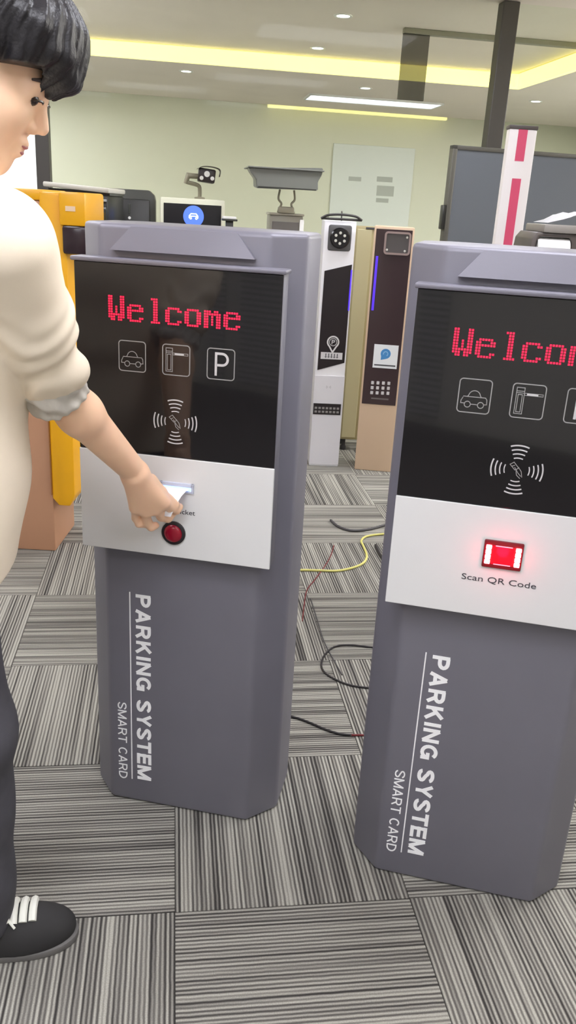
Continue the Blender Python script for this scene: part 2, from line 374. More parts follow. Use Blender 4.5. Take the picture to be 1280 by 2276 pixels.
# glass partition with dark posts
PY = 5.62
def g_at(px, py, gy):
    d = ray(px, py); t = gy / d.dot(EY); P = CAM + d * t; return P.dot(EX), P.z
gxr, _ = g_at(1108, 200, PY); gxl, _ = g_at(98, 370, PY)
pt = thing('glass_partition', 'clear glass partition between two dark metal posts behind the terminals', 'partition', GP(0, PY, 0), GA)
obj('post', box(gxr - 0.052, gxr + 0.052, -0.05, 0.05, 0, Z_TRAY - 0.003, 0.006), m_dark, pt)
obj('post', box(gxl - 0.040, gxl + 0.040, -0.05, 0.05, 0, Z_TRAY - 0.003, 0.006), m_dark, pt)
obj('pane', box(gxl + 0.04, gxr - 0.052, -0.006, 0.006, 0.01, Z_TRAY - 0.004), clear_mat('partition_glass', (0.97, 0.99, 0.96), 0.003, 0.02), pt)
obj('pane', box(gxr + 0.052, gxr + 2.2, -0.006, 0.006, 0.01, Z_TRAY - 0.004), MATS.get('x') or clear_mat('partition_glass_side', (0.96, 0.99, 0.95), 0.003, 0.02), pt)
wl, _ = g_at(-400, 370, PY)
w1 = room('window_1', wl, gxl - 0.04, PY - 0.02, PY + 0.02, 0.0, Z_TRAY - 0.003, mat('lit_frosted_window', (240, 240, 238), 0.5, emit=(250, 252, 250), estr=0.42))
tag(w1, 'bright white frosted window left of the dark post')

# board on the far wall
xb0, zt = g_at(742, 318, ROOM_Y1 - 0.03); xb1, zb = g_at(905, 520, ROOM_Y1 - 0.03)
bd = thing('notice_board', 'pale whiteboard with faint printed blocks on the back wall', 'notice board', GP(0, ROOM_Y1, 0), GA)
obj('board', box(xb0, xb1, -0.03, -0.002, 0.9, zt, 0.004), mat('whiteboard', (232, 236, 230), 0.4), bd)
for px, py, w, h in ((838, 392, 0.2, .06), (838, 412, 0.22, .12), (836, 440, 0.16, .05), (775, 392, .16, .05)):
    gx, z = g_at(px, py, ROOM_Y1 - 0.03); obj('print_block', box(gx, gx + w, -0.033, -0.0295, z - h, z), mat('faint_print', (186, 190, 182), 0.6), bd)

# ------------------------------------------------------------------ the two big grey terminals
m_grey = mat('grey_powder_coat', (122, 120, 131), 0.42, 0.15, var=0.03, vscale=6, bump=0.05, bscale=900)
m_black = mat('black_acrylic', (22, 20, 23), 0.08, spec=0.5, coat=0.3)
m_silver = mat('white_metal_plate', (226, 226, 226), 0.35, 0.0, var=0.015, vscale=5)
m_print = mat('grey_print', (205, 203, 205), 0.5)
m_letter = mat('white_lettering', (252, 252, 254), 0.5)
m_icon = mat('icon_print', (158, 156, 156), 0.5)
m_led = mat('red_led', (255, 40, 80), 0.5, emit=(255, 8, 62), estr=0.55)
m_text = mat('dark_print', (66, 66, 72), 0.6)
FONT = {'W': [0xC6, 0xC6, 0xC6, 0xC6, 0xD6, 0xD6, 0xD6, 0xFE, 0xEE, 0x6C], 'e': [0, 0, 0, 0x7C, 0xC6, 0xFE, 0xC0, 0xC0, 0xC6, 0x7C],
        'l': [0x38, 0x18, 0x18, 0x18, 0x18, 0x18, 0x18, 0x18, 0x18, 0x3C], 'c': [0, 0, 0, 0x7C, 0xC6, 0xC0, 0xC0, 0xC0, 0xC6, 0x7C],
        'o': [0, 0, 0, 0x7C, 0xC6, 0xC6, 0xC6, 0xC6, 0xC6, 0x7C], 'm': [0, 0, 0, 0xEC, 0xFE, 0xD6, 0xD6, 0xD6, 0xD6, 0xC6]}
OCT = [(-0.169, 0), (0.169, 0), (0.23, 0.066), (0.23, 0.205), (0.175, 0.262), (-0.175, 0.262), (-0.23, 0.205), (-0.23, 0.066)]
PW, YF = 0.2035, -0.041
def terminal(loc, rz, label, group):
    t = thing('parking_terminal', label, 'parking terminal', loc, rz, group)
    body = obj('body', prism(OCT, 0.0, 1.335, 0.010, 3), m_grey, t, True)
    # head plate: trapezoid wedge above the screen
    bm = bmesh.new()
    q = [(-0.142, -0.016, 1.287), (0.142, -0.016, 1.287), (0.104, -0.0005, 1.331), (-0.104, -0.0005, 1.331), (-0.142, 0.004, 1.287), (0.142, 0.004, 1.287), (0.104, 0.004, 1.331), (-0.104, 0.004, 1.331)]
    v = [bm.verts.new(p) for p in q]
    for f in ((0, 1, 2, 3), (4, 7, 6, 5), (0, 4, 5, 1), (1, 5, 6, 2), (2, 6, 7, 3), (3, 7, 4, 0)): bm.faces.new([v[i] for i in f])
    obj('head_plate', bm, m_grey, t)
    obj('panel_frame', box(-PW - 0.001, PW + 0.001, YF + 0.004, 0.004, 0.683, 1.268, 0.003), m_grey, t, True)
    obj('panel_lip', box(-PW - 0.006, PW + 0.006, YF - 0.006, 0.003, 1.2655, 1.274, 0.003), m_grey, t, True)
    sc = obj('black_panel', box(-PW, PW, YF, YF + 0.004, 0.8985, 1.265, 0.001), m_black, t)
    pl = obj('white_panel', box(-PW - 0.001, PW + 0.001, YF - 0.001, YF + 0.004, 0.681, 0.897, 0.0015), m_silver, t)
    # dot matrix greeting
    bm = bmesh.new(); pit = 0.262 / 55.0; yy = YF - 0.0012; zt_ = 1.2065
    for ci, ch in enumerate('Welcome'):
        for r_, bits in enumerate(FONT[ch]):
            for k in range(8):
                if bits >> (7 - k) & 1:
                    x = -0.1335 + (ci * 8 + k) * pit; z = zt_ - (r_ + 0.5) * pit
                    h = pit * 0.36
                    add_box(bm, x - h, x + h, yy, yy + 0.001, z - h, z + h)
    tag(obj('led_text', bm, m_led, sc), 'glowing red dot matrix word Welcome')
    yy = YF - 0.0006
    def icon(nm, draw, m=m_icon):
        b = bmesh.new(); draw(b); solidify_print(b, 0.0008); return obj(nm, b, m, sc)
    zi0, zi1 = 1.0638, 1.1222
    def frame(b, x0, x1): ribbon(b, rrect(x0, x1, zi0, zi1, 0.006), 0.0018, yy, True)
    def car(b):
        frame(b, -0.1155, -0.061); cx = -0.0882
        ribbon(b, [(cx - .019, 1.090), (cx - .022, 1.084), (cx - .022, 1.0795), (cx - .0155, 1.0795)], .0013, yy)
        ribbon(b, [(cx - .0055, 1.0785), (cx + .0065, 1.0785)], .0013, yy)
        ribbon(b, [(cx + .0175, 1.0795), (cx + .022, 1.080), (cx + .0215, 1.088), (cx + .019, 1.0915), (cx - .019, 1.0915)], .0013, yy)
        ribbon(b, [(cx - .0115, 1.0920)] + arc(cx, 1.0925, .010, 170, 10, 10) + [(cx + .0115, 1.0920)], .0013, yy)
        for s in (-0.0105, 0.012): ribbon(b, arc(cx + s, 1.0780, .0052, 0, 345, 14), .0013, yy, True)
    def gate(b):
        frame(b, -0.0262, 0.0283)
        ribbon(b, [(-.0195, 1.0705), (-.0195, 1.1155), (-.0065, 1.1155), (-.0065, 1.0705)], .0012, yy, True)
        ribbon(b, [(-.0165, 1.0735), (-.0165, 1.1035), (-.0095, 1.1035), (-.0095, 1.0735)], .0012, yy, True)
        ribbon(b, [(-.0195, 1.1095), (-.0065, 1.1095)], .0012, yy); ribbon(b, [(-.0195, 1.1065), (-.0065, 1.1065)], .0012, yy)
        ribbon(b, [(-.006, 1.1065), (.0245, 1.1065), (.0245, 1.1030), (-.006, 1.1030)], .001, yy, True)
    def gatebar(b): ribbon(b, [(-.002, 1.1048), (.0165, 1.1048)], .0034, yy - 0.0001)
    def pframe(b): frame(b, 0.0633, 0.117)
    def letter(b):
        ribbon(b, [(0.0805, 1.0705), (0.0805, 1.1130), (0.0925, 1.1130)] + arc(0.0925, 1.1020, 0.011, 90, -90, 10) + [(0.0805, 1.0910)], .0046, yy)
    icon('car_icon', car); icon('gate_icon', gate); icon('gate_icon_bar', gatebar, m_print); icon('parking_icon', pframe); icon('parking_letter', letter, m_print)
    def waves(b):
        for a in (0, 90, 180, 270):
            for k, rr in enumerate((0.0215, 0.029, 0.0365, 0.0440)):
                hw_ = 26 + 3 * (3 - k) if k else 30
                c_ = 0.0
                ribbon(b, arc(0.0, 0.971, rr, a - 21, a + 21, 8), 0.0019 + 0.0002 * k, yy)
    icon('contactless_waves', waves, m_print)
    def handcard(b):
        ribbon(b, [(-.0125, .9800), (-.006, .9845), (.003, .9745), (-.003, .9705)], .0011, yy, True)
        ribbon(b, [(-.004, .9755), (.003, .9655), (.0085, .9600)], .0011, yy); ribbon(b, [(.002, .9765), (.008, .9690), (.0105, .9585)], .0011, yy)
        ribbon(b, [(-.001, .9700), (.001, .9615), (.0075, .9560)], .0011, yy); ribbon(b, [(-.009, .9770), (-.004, .9790)], .0011, yy)
    icon('hand_card_icon', handcard)
    # lettering on the lower body, reading downwards (the recessed front is y = 0)
    def line(words, w, gap, z, u, H, length):
        tot = line_width(' '.join(words), w, gap); sx = length / tot; x = 0.0
        for wd in words:
            b, x = word_bm(wd, w, gap, x, sx, H, z, u, -0.0008); x += 0.30 + gap
            obj('lettering_' + wd.lower(), b, m_letter, t)
    line(['PARKING', 'SYSTEM'], 0.185, 0.10, 0.5615, -0.1025, 0.0345, 0.494)
    line(['SMART', 'CARD'], 0.115, 0.12, 0.2755, -0.1495, 0.0215, 0.213)
    obj('lettering_line', box(-0.1175, -0.1150, -0.0009, 0.0005, 0.0650, 0.5640), m_letter, t)
    return t, pl
GRP = 'big grey parking terminals'
LX, LY, LA = -0.225, 1.6435, -0.1823
RX, RY, RA = 0.4043, 1.4443, -0.2172
tl, lp = terminal((LX, LY, 0), LA, 'grey parking terminal with a red push button that the person is using', GRP)
tr, rp_ = terminal((RX, RY, 0), RA, 'grey parking terminal with a glowing red code scanner, nearest the camera', GRP)
# left: lit ticket slot, red button, word
yw = YF - 0.001
bm = bmesh.new()
add_box(bm, -0.030, 0.041, yw - 0.004, yw + 0.001, 0.8385, 0.8465, 0.001); add_box(bm, -0.030, 0.041, yw - 0.004, yw + 0.001, 0.8265, 0.8315, 0.001)
add_box(bm, -0.030, -0.025, yw - 0.004, yw + 0.001, 0.8265, 0.8465); add_box(bm, 0.036, 0.041, yw - 0.004, yw + 0.001, 0.8265, 0.8465)
sl = obj('ticket_slot', bm, mat('slot_bezel', (206, 212, 230), 0.3), tl)
obj('slot_light', box(-0.024, 0.036, yw - 0.0030, yw + 0.0005, 0.8315, 0.8385), mat('slot_blue', (90, 130, 255), 0.4, emit=(120, 165, 255), estr=2.4), sl)
bt = obj('button_ring', lathe([(0.0255, 0.0), (0.0255, 0.004), (0.023, 0.006), (0.0195, 0.006), (0.0195, 0.0)], 32, Matrix.Translation((-0.001, yw, 0.736)) @ FRONT), mat('button_black', (34, 30, 34), 0.35), tl, True)
obj('button_cap', lathe([(0.0195, 0.0), (0.0195, 0.006), (0.017, 0.0095), (0.011, 0.0118), (0.0, 0.0125)], 32, Matrix.Translation((-0.001, yw, 0.736)) @ FRONT), mat('button_red', (150, 14, 42), 0.22), bt, True)
obj('ticket_lettering', text_bm('Ticket', 0.0145, frame_mat((0.002, yw - 0.0004, 0.7795), (1, 0, 0), (0, 0, 1)), 0.0, 0.0003, 0, 1, 0.042), m_text, tl)
# right: scanner with light bars
sn = obj('scanner_bezel', box(-0.0365, 0.0335, yw - 0.006, yw + 0.001, 0.783, 0.8365, 0.0025), mat('scanner_dark', (112, 8, 26), 0.3), tr, True)
obj('scanner_window', box(-0.020, 0.0175, yw - 0.0072, yw - 0.004, 0.791, 0.8285, 0.001), mat('scanner_red', (170, 6, 30), 0.2, emit=(235, 4, 40), estr=0.28), sn)
m_bar = mat('scanner_light', (255, 190, 190), 0.4, emit=(255, 96, 104), estr=9.0)
for x0, x1 in ((-0.0325, -0.0225), (0.0200, 0.0300)):
    b = bmesh.new()
    for k in range(4): add_box(b, x0, x1, yw - 0.010, yw - 0.004, 0.7915 + k * 0.0095, 0.7995 + k * 0.0095, 0.0015)
    obj('light_bar', b, m_bar, sn)
ld = bpy.data.lights.new('scanner_lamp', 'POINT'); ld.energy = 0.05; ld.color = (1.0, 0.02, 0.10); ld.shadow_soft_size = 0.012
lo_ = bpy.data.objects.new('scanner_lamp', ld); lo_.location = (-0.001, yw - 0.030, 0.81); link(lo_, sn)
m_line = mat('scanner_line', (255, 150, 160), 0.4, emit=(255, 110, 130), estr=1.3)
for z in (0.7915, 0.8270): obj('aiming_line', box(-0.016, 0.014, yw - 0.0080, yw - 0.0068, z, z + 0.0015), m_line, sn)
obj('scan_lettering', text_bm('Scan QR Code', 0.0165, frame_mat((-0.0685, yw - 0.0004, 0.7515), (1, 0, 0), (0, 0, 1)), 0.0, 0.0003, 0, 1, 0.134), m_text, tr)

# ticket held at the slot
def Lw(u, w, z): return Vector((LX + u * math.cos(LA) + w * math.sin(LA), LY + u * math.sin(LA) - w * math.cos(LA), z))
bm = bmesh.new(); rows = []
for k, (w, z) in enumerate(((0.0462, 0.8350), (0.055, 0.8335), (0.070, 0.828), (0.084, 0.818), (0.094, 0.806), (0.100, 0.793))):
    hw_ = 0.026 - 0.0022 * k
    rows.append([bm.verts.new(Lw(0.006 + s * hw_ - 0.0018 * k, w, z + dz)) for dz in (0.0, 0.0006) for s in (-1, 1)])
for a, b in zip(rows, rows[1:]):
    for i, j in ((0, 1), (2, 3), (0, 2), (1, 3)): bm.faces.new((a[i], a[j], b[j], b[i]))
bm.faces.new((rows[0][0], rows[0][1], rows[0][3], rows[0][2])); bm.faces.new((rows[-1][0], rows[-1][1], rows[-1][3], rows[-1][2]))
tk = obj('paper_ticket', bm, mat('ticket_paper', (246, 248, 255), 0.5), None, True)
tag(tk, 'white paper ticket in the blue lit slot, held in the person\'s fingers', 'ticket')

# ------------------------------------------------------------------ slim terminals behind
def uz(loc, rz, px, py, off=0.0):
    """local (u, z) where the pixel's ray meets the front plane of a thing standing at loc"""
    n = Vector((math.sin(rz), -math.cos(rz), 0)); d = ray(px, py); P0 = Vector(loc) + n * off
    P = CAM + d * ((P0 - CAM).dot(n) / d.dot(n)); q = P - Vector(loc)
    return q.x * math.cos(rz) + q.y * math.sin(rz), P.z
m_gloss_black = mat('slim_black_panel', (40, 34, 36), 0.18)
m_blue = mat('blue_light_strip', (70, 40, 200), 0.4, emit=(70, 40, 215), estr=0.8)
wl_, wr_ = (0.187, 4.574, 0), math.radians(4)
w = thing('slim_terminal', 'slim white terminal with a round camera and a slanted black panel', 'slim terminal', wl_, wr_, 'slim terminals behind the big grey ones')
m_pw = mat('slim_white', (240, 240, 244), 0.35); m_pg = mat('slim_lower_grey', (212, 211, 216), 0.4)
obj('body', box(-0.083, 0.083, 0.0, 0.17, 0.0, 1.326, 0.004), m_pw, w, True)
z0 = uz(wl_, wr_, 728, 835)[1]
obj('lower_cover', box(-0.0835, 0.0835, -0.004, 0.004, 0.01, z0, 0.001), m_pg, w)
bm = bmesh.new()
poly(bm, [uz(wl_, wr_, *q) for q in ((721, 602), (782, 588), (765, 806), (705, 822))], -0.0062); solidify_print(bm, 0.0062)
bp_ = obj('black_panel', bm, m_gloss_black, w)
ub, zb_ = uz(wl_, wr_, 781, 600); uc, zc_ = uz(wl_, wr_, 774, 690)
bm = bmesh.new(); ribbon(bm, [(ub, zb_), (uc, zc_)], 0.007, -0.0072); solidify_print(bm, 0.001); obj('blue_strip', bm, m_blue, bp_)
up_, zp_ = uz(wl_, wr_, 740, 760)
bm = bmesh.new()
ribbon(bm, arc(up_, zp_, 0.030, -50, 230, 18) + [(up_, zp_ - 0.055)], 0.008, -0.0070, True)
ribbon(bm, arc(up_, zp_, 0.020, 0, 350, 16), 0.003, -0.0070, True)
ribbon(bm, [(up_ - 0.006, zp_ - 0.012), (up_ - 0.006, zp_ + 0.010), (up_ + 0.003, zp_ + 0.010)] + arc(up_ + 0.003, zp_ + 0.005, 0.005, 90, -90, 6) + [(up_ - 0.006, zp_)], 0.004, -0.0070)
solidify_print(bm, 0.001); obj('parking_pin_emblem', bm, m_print, bp_)
ul, zl = uz(wl_, wr_, 712, 797); ul2, zl2 = uz(wl_, wr_, 761, 784)
pl2 = obj('name_plate', box(ul, ul2, -0.0072, -0.006, zl, zl2), m_print, bp_)
bm = bmesh.new()
for k in range(5):
    x = ul + 0.022 + k * (ul2 - ul - 0.04) / 5
    add_box(bm, x, x + 0.011, -0.0076, -0.0070, zl + 0.010, zl + 0.014); add_box(bm, x + 0.003, x + 0.008, -0.0076, -0.0070, zl + 0.017, zl2 - 0.008); add_box(bm, x + 0.004, x + 0.007, -0.0076, -0.0070, zl + 0.006, zl2 - 0.006)
obj('name_marks', bm, m_text, pl2)
u0_, z1_ = uz(wl_, wr_, 732, 499); u1_, z2_ = uz(wl_, wr_, 783, 559)
ch = obj('camera_housing', box(-0.060, 0.060, -0.012, 0.004, z2_, z1_, 0.010), mat('housing_grey', (96, 96, 98), 0.4), w, True)
zc2 = (z1_ + z2_) / 2
lens = obj('camera_lens', lathe([(0.052, 0.0), (0.052, 0.012), (0.046, 0.018), (0.0, 0.018)], 28, Matrix.Translation((0, -0.011, zc2)) @ FRONT), mat('lens_black', (28, 26, 28), 0.2), ch, True)
bm = bmesh.new()
for k in range(6):
    a = PI / 2 + k * PI / 3
    lathe([(0.0075, 0.0), (0.0075, 0.002), (0.0, 0.003)], 10, Matrix.Translation((0.026 * math.cos(a), -0.029, zc2 + 0.026 * math.sin(a))) @ FRONT, bm)
obj('infrared_leds', bm, mat('led_glass', (214, 214, 206), 0.2), lens)
ue, ze = uz(wl_, wr_, 730, 860)
bm = bmesh.new()
for rr in (0.006, 0.012): ribbon(bm, arc(ue, ze, rr, -40, 40, 5), 0.003, -0.0046); ribbon(bm, arc(ue, ze, rr, 140, 220, 5), 0.003, -0.0046)
solidify_print(bm, 0.0006); obj('contactless_mark', bm, mat('pale_print', (176, 176, 180), 0.5), w)
uk0, zk0 = uz(wl_, wr_, 697, 920); uk1, zk1 = uz(wl_, wr_, 756, 898)
kp = obj('vent_strip', box(-0.080, 0.074, -0.006, -0.003, zk0, zk1), m_gloss_black, w)
bm = bmesh.new()
for r_ in range(2):
    for k in range(7): add_box(bm, -0.072 + k * 0.0205, -0.0585 + k * 0.0205, -0.0068, -0.0058, zk0 + 0.010 + r_ * 0.021, zk0 + 0.022 + r_ * 0.021)
obj('vent_marks', bm, mat('vent_grey', (132, 128, 126), 0.5), kp)
# bowed rain visor on top
vb = smooth_path([(-0.105, -0.03, 1.335), (-0.07, -0.045, 1.352), (0.0, -0.05, 1.358), (0.07, -0.045, 1.352), (0.105, -0.03, 1.335)], 6)
bm = tube(vb, 0.006, 8); tube([(-0.105, -0.03, 1.335), (0.105, -0.03, 1.335)], 0.006, 8, True, bm); tube([(0, -0.05, 1.358), (0.005, 0.03, 1.372), (0.01, 0.06, 1.326)], 0.004, 6, True, bm)
obj('visor', bm, mat('visor_dark', (62, 60, 60), 0.5), w, True)

bl_, br_ = (0.465, 4.536, 0), math.radians(-5)
b_ = thing('slim_terminal', 'slim beige terminal with a brown panel, number keys and a blue logo card', 'slim terminal', bl_, br_, 'slim terminals behind the big grey ones')
m_beige = mat('champagne_paint', (214, 188, 160), 0.4); m_brown = mat('brown_glass', (64, 50, 52), 0.14)
obj('body', box(-0.103, 0.103, 0.0, 0.19, 0.0, 1.314, 0.006), m_beige, b_, True)
zlow = uz(bl_, br_, 842, 899)[1]
pn = obj('brown_panel', box(-0.093, 0.093, -0.006, 0.002, zlow, 1.300, 0.002), m_brown, b_)
u_a, z_a = uz(bl_, br_, 856, 570); u_b, z_b = uz(bl_, br_, 837, 690)
bm = bmesh.new(); ribbon(bm, [(-0.078, z_a), (-0.078, z_b)], 0.012, -0.0072); solidify_print(bm, 0.001); obj('blue_strip', bm, m_blue, pn)
ua, za = uz(bl_, br_, 858, 516); ub2, zb2 = uz(bl_, br_, 908, 566)
win = bmesh.new(); ribbon(win, rrect(ua, ub2, zb2, za, 0.012), 0.010, -0.016, True); solidify_print(win, 0.012)
fr_ = obj('camera_frame', win, mat('pink_bezel', (168, 148, 144), 0.3, 0.4), pn)
obj('camera_window', box(ua + 0.004, ub2 - 0.004, -0.0085, -0.006, zb2 + 0.004, za - 0.004), mat('window_grey', (92, 88, 88), 0.2), fr_)
for x, z in ((ua + 0.012, zb2 + 0.018), (ub2 - 0.022, zb2 + 0.016), (ub2 - 0.016, za - 0.020)): obj('camera_led', lathe([(0.006, 0), (0.006, 0.002), (0, 0.003)], 10, Matrix.Translation((x, -0.0085, z)) @ FRONT), MATS['led_glass'], fr_)
us0, zs0 = uz(bl_, br_, 826, 816); us1, zs1 = uz(bl_, br_, 887, 768)
cdz = obj('logo_card', box(us0 + .004, us1 - .002, -0.0075, -0.006, zs0, zs1), mat('card_white', (232, 236, 240), 0.4), pn)
um, zm = uz(bl_, br_, 857, 786)
bm = bmesh.new(); poly(bm, arc(um, zm, 0.027, -80, 210, 18) + [(um - 0.024, zm - 0.034)], -0.0082); solidify_print(bm, 0.0008); lg = obj('blue_logo', bm, mat('logo_blue', (74, 142, 204), 0.4), cdz)
bm = bmesh.new(); ribbon(bm, arc(um, zm, 0.012, -60, 200, 10), 0.004, -0.0088); solidify_print(bm, 0.0006); obj('logo_mark', bm, mat('logo_pale', (150, 196, 232), 0.4), lg)
obj('card_line', box(us0 + .012, us1 - .010, -0.0080, -0.0070, zs0 + 0.012, zs0 + 0.019), m_text, cdz)
bm = bmesh.new()
for r_ in range(3):
    for k in range(4):
        x, z = uz(bl_, br_, 828 + k * 12 - r_ * 1.0, 850 + r_ * 11 + k * 0.5); add_box(bm, x - 0.008, x + 0.008, -0.0085, -0.006, z - 0.009, z + 0.009, 0.002, 1)
obj('keypad', bm, m_print, pn)
ug, zg = uz(bl_, br_, 845, 886); obj('keypad_caption', box(ug - 0.05, ug + 0.045, -0.0072, -0.006, zg - 0.004, zg + 0.004), mat('dim_print', (104, 98, 98), 0.5), pn)

oc = thing('metal_cabinet', 'narrow olive metal cabinet on black feet between the slim terminals', 'cabinet', (0.375, 4.93, 0), 0.02)
obj('body', box(-0.085, 0.085, 0.0, 0.2, 0.07, 1.30, 0.006), mat('olive_paint', (170, 158, 118), 0.4, var=0.05, vscale=4), oc, True)
obj('door', box(-0.078, 0.005, -0.008, 0.002, 0.085, 1.285, 0.003), mat('olive_door', (184, 176, 140), 0.4), oc)
obj('slot', box(-0.03, 0.03, -0.010, 0.0, 1.288, 1.297), m_text, oc)
for x in (-0.06, 0.06):
    for y in (0.03, 0.17): obj('foot', lathe([(0.018, 0.0), (0.018, 0.02), (0.012, 0.03), (0.012, 0.071)], 12, Matrix.Translation((x, y, 0))), mat('rubber', (36, 34, 34), 0.7), oc, True)

# ------------------------------------------------------------------ yellow gate machine at the left
yg = thing('barrier_gate', 'yellow barrier gate machine with a shaded tan side, behind the person', 'barrier gate', (-1.06, 3.15, 0), 0.0)
m_yel = mat('yellow_paint', (244, 178, 22), 0.35, var=0.03, vscale=5); m_shaded_side = mat('shaded_side', (196, 148, 116), 0.45, var=0.03, vscale=5)
obj('body', box(-0.20, 0.115, 0.0, 0.30, 0.0, 1.355, 0.006), m_shaded_side, yg, True)  # tan holds the shade on the orange side, put into the colour
obj('top_cap', box(-0.205, 0.13, -0.008, 0.31, 1.355, 1.392, 0.008), m_yel, yg, True)
obj('front_cover', prism([(0.115, 1.385), (0.115, 0.235), (0.14, 0.205), (0.185, 0.205), (0.205, 0.25), (0.21, 1.37), (0.20, 1.385)], -0.012, 0.28, 0.006, 2, Matrix.Rotation(PI / 2, 4, 'X') @ Matrix.Scale(-1, 4, (0, 0, 1))), m_yel, yg, True)
obj('seam', box(0.112, 0.1165, -0.016, 0.0, 0.25, 1.33), mat('seam_brown', (150, 96, 40), 0.5), yg)
hd = obj('lamp_head', box(0.19, 0.285, -0.035, 0.26, 1.275, 1.389, 0.010), m_yel, yg, True)
obj('maker_plate', box(0.215, 0.25, -0.0375, -0.034, 1.325, 1.342), mat('plate_pale', (244, 214, 180), 0.4), hd)
obj('lamp_window', box(0.198, 0.285, -0.034, 0.25, 1.178, 1.277, 0.010), mat('lamp_black', (50, 36, 42), 0.2), yg, True)

# ------------------------------------------------------------------ machines seen above the left terminal
m_dk = mat('charcoal_paint', (62, 63, 58), 0.4); m_dk2 = mat('charcoal_front', (40, 40, 38), 0.3)
gp = at(283, 425, 5.0)
gm = thing('dark_gate_machine', 'dark rounded gate machine with two small lights, left of the blue screen', 'gate machine', (gp.x, 5.0, 0), GA)
obj('body', prism([(-0.155, 0.0), (0.155, 0.0), (0.155, 1.37), (0.148, 1.40), (0.12, 1.425), (-0.155, 1.425)], 0.0, 0.3, 0.006, 2, Matrix.Rotation(PI / 2, 4, 'X') @ Matrix.Scale(-1, 4, (0, 0, 1))), m_dk, gm, True)
obj('front_panel', box(-0.15, 0.125, -0.012, 0.004, 0.05, 1.375, 0.006), m_dk2, gm, True)
for px in (247, 288):
    u_, z_ = uz((gp.x, 5.0, 0), GA, px, 484)
    obj('indicator', lathe([(0.008, 0), (0.008, 0.004), (0, 0.006)], 12, Matrix.Translation((u_, -0.012, z_)) @ FRONT), m_white, gm, True)
    obj('lamp_slot', box(u_ - 0.006, u_ + 0.006, -0.016, -0.010, z_ + 0.02, z_ + 0.075, 0.002), m_dk, gm)
pp = at(180, 430, 4.3)
pr = thing('flatbed_machine', 'black machine with a white hinged lid and silver tray, right of the yellow gate', 'office machine', (pp.x, 4.3, 0), -0.02)
obj('pedestal', box(-0.16, 0.12, 0.02, 0.32, 0.0, 1.20, 0.006), m_dk, pr, True)
obj('body', box(-0.17, 0.13, 0.0, 0.34, 1.20, 1.385, 0.008), mat('machine_black', (38, 38, 38), 0.3), pr, True)
obj('tray', box(-0.16, 0.125, -0.03, 0.01, 1.355, 1.367, 0.003), mat('tray_silver', (176, 180, 180), 0.3, 0.3), pr, True)
obj('glass_bed', box(-0.16, 0.125, -0.012, 0.01, 1.26, 1.335, 0.004), mat('machine_glass', (52, 58, 60), 0.1), pr, True)
bm = add_box(bmesh.new(), -0.18, 0.14, -0.02, 0.34, 0.0, 0.022, 0.006, 2, Matrix.Translation((0, 0, 1.402)) @ Matrix.Rotation(0.05, 4, 'Y'))
obj('lid', bm, mat('lid_white', (206, 204, 194), 0.4), pr, True)
obj('lid_hinge', box(-0.165, 0.135, 0.02, 0.33, 1.384, 1.405), MATS['machine_black'], pr)
# white framed screen kiosk
sp = at(428, 470, 5.0); sl_ = (sp.x, 5.0, 0)
sk = thing('screen_kiosk', 'white framed screen kiosk showing a blue car circle', 'screen kiosk', sl_, GA)
hw_ = 0.182
obj('body', box(-hw_, hw_, 0.0, 0.12, 0.0, 1.395, 0.010), mat('kiosk_cream', (226, 226, 204), 0.4), sk, True)
s0 = obj('screen', box(-hw_ + 0.020, hw_ - 0.020, -0.004, 0.004, 0.72, 1.365, 0.001), mat('screen_black', (34, 33, 36), 0.12), sk)
u_, z_ = uz(sl_, GA, 430, 481)
bm = bmesh.new(); poly(bm, arc(u_, z_, 0.058, 0, 350, 35), -0.0052); solidify_print(bm, 0.001)
dc = obj('blue_circle', bm, mat('screen_blue', (70, 100, 205), 0.4, emit=(74, 108, 215), estr=0.75), s0)
bm = bmesh.new()
ribbon(bm, [(u_ - 0.024, z_ - 0.010), (u_ - 0.024, z_ + 0.002), (u_ - 0.014, z_ + 0.014), (u_ + 0.014, z_ + 0.014), (u_ + 0.024, z_ + 0.002), (u_ + 0.024, z_ - 0.010)], 0.006, -0.0062)
ribbon(bm, [(u_ - 0.024, z_ + 0.001), (u_ + 0.024, z_ + 0.001)], 0.005, -0.0062)
for s in (-0.016, 0.016): ribbon(bm, arc(u_ + s, z_ - 0.010, 0.005, 0, 330, 8), 0.004, -0.0062, True)
solidify_print(bm, 0.0006); obj('car_symbol', bm, mat('symbol_white', (230, 236, 255), 0.4, emit=(230, 236, 255), estr=0.7), dc)
# small camera with visor on an arm, standing on the kiosk
cp = at(440, 432, 5.02); cz = 1.395
cb = thing('bracket_camera', 'small black camera with visor on a bent arm above the screen kiosk', 'camera', (cp.x, 5.07, cz), GA)
def cl(px, py): p = at(px, py, 5.07); q = p - Vector((cp.x, 5.07, cz)); return (q.x * math.cos(GA), 0.0, q.z)
m_arm = mat('arm_grey', (140, 136, 116), 0.45, 0.3)
a0, a1, a2 = cl(444, 424), cl(440, 412), cl(414, 404)
obj('base_plate', lathe([(0.0, 0.0), (0.03, 0.0), (0.03, 0.008), (0.012, 0.012), (0.0, 0.012)], 16, Matrix.Translation((a0[0], 0, 0))), m_arm, cb, True)
obj('arm', tube(smooth_path([(a0[0], 0, 0.006), a0, a1, a2, cl(416, 396)], 4), 0.011, 8), m_arm, cb, True)
obj('arm_joint', tube([cl(412, 408), cl(418, 390), cl(440, 392)], [0.012, 0.018, 0.014], 10), m_arm, cb, True)
c0 = cl(460, 390)
bm = add_box(bmesh.new(), -0.050, 0.045, -0.06, 0.10, -0.038, 0.034, 0.008, 2, Matrix.Translation(c0) @ Matrix.Rotation(0.10, 4, 'Y'))
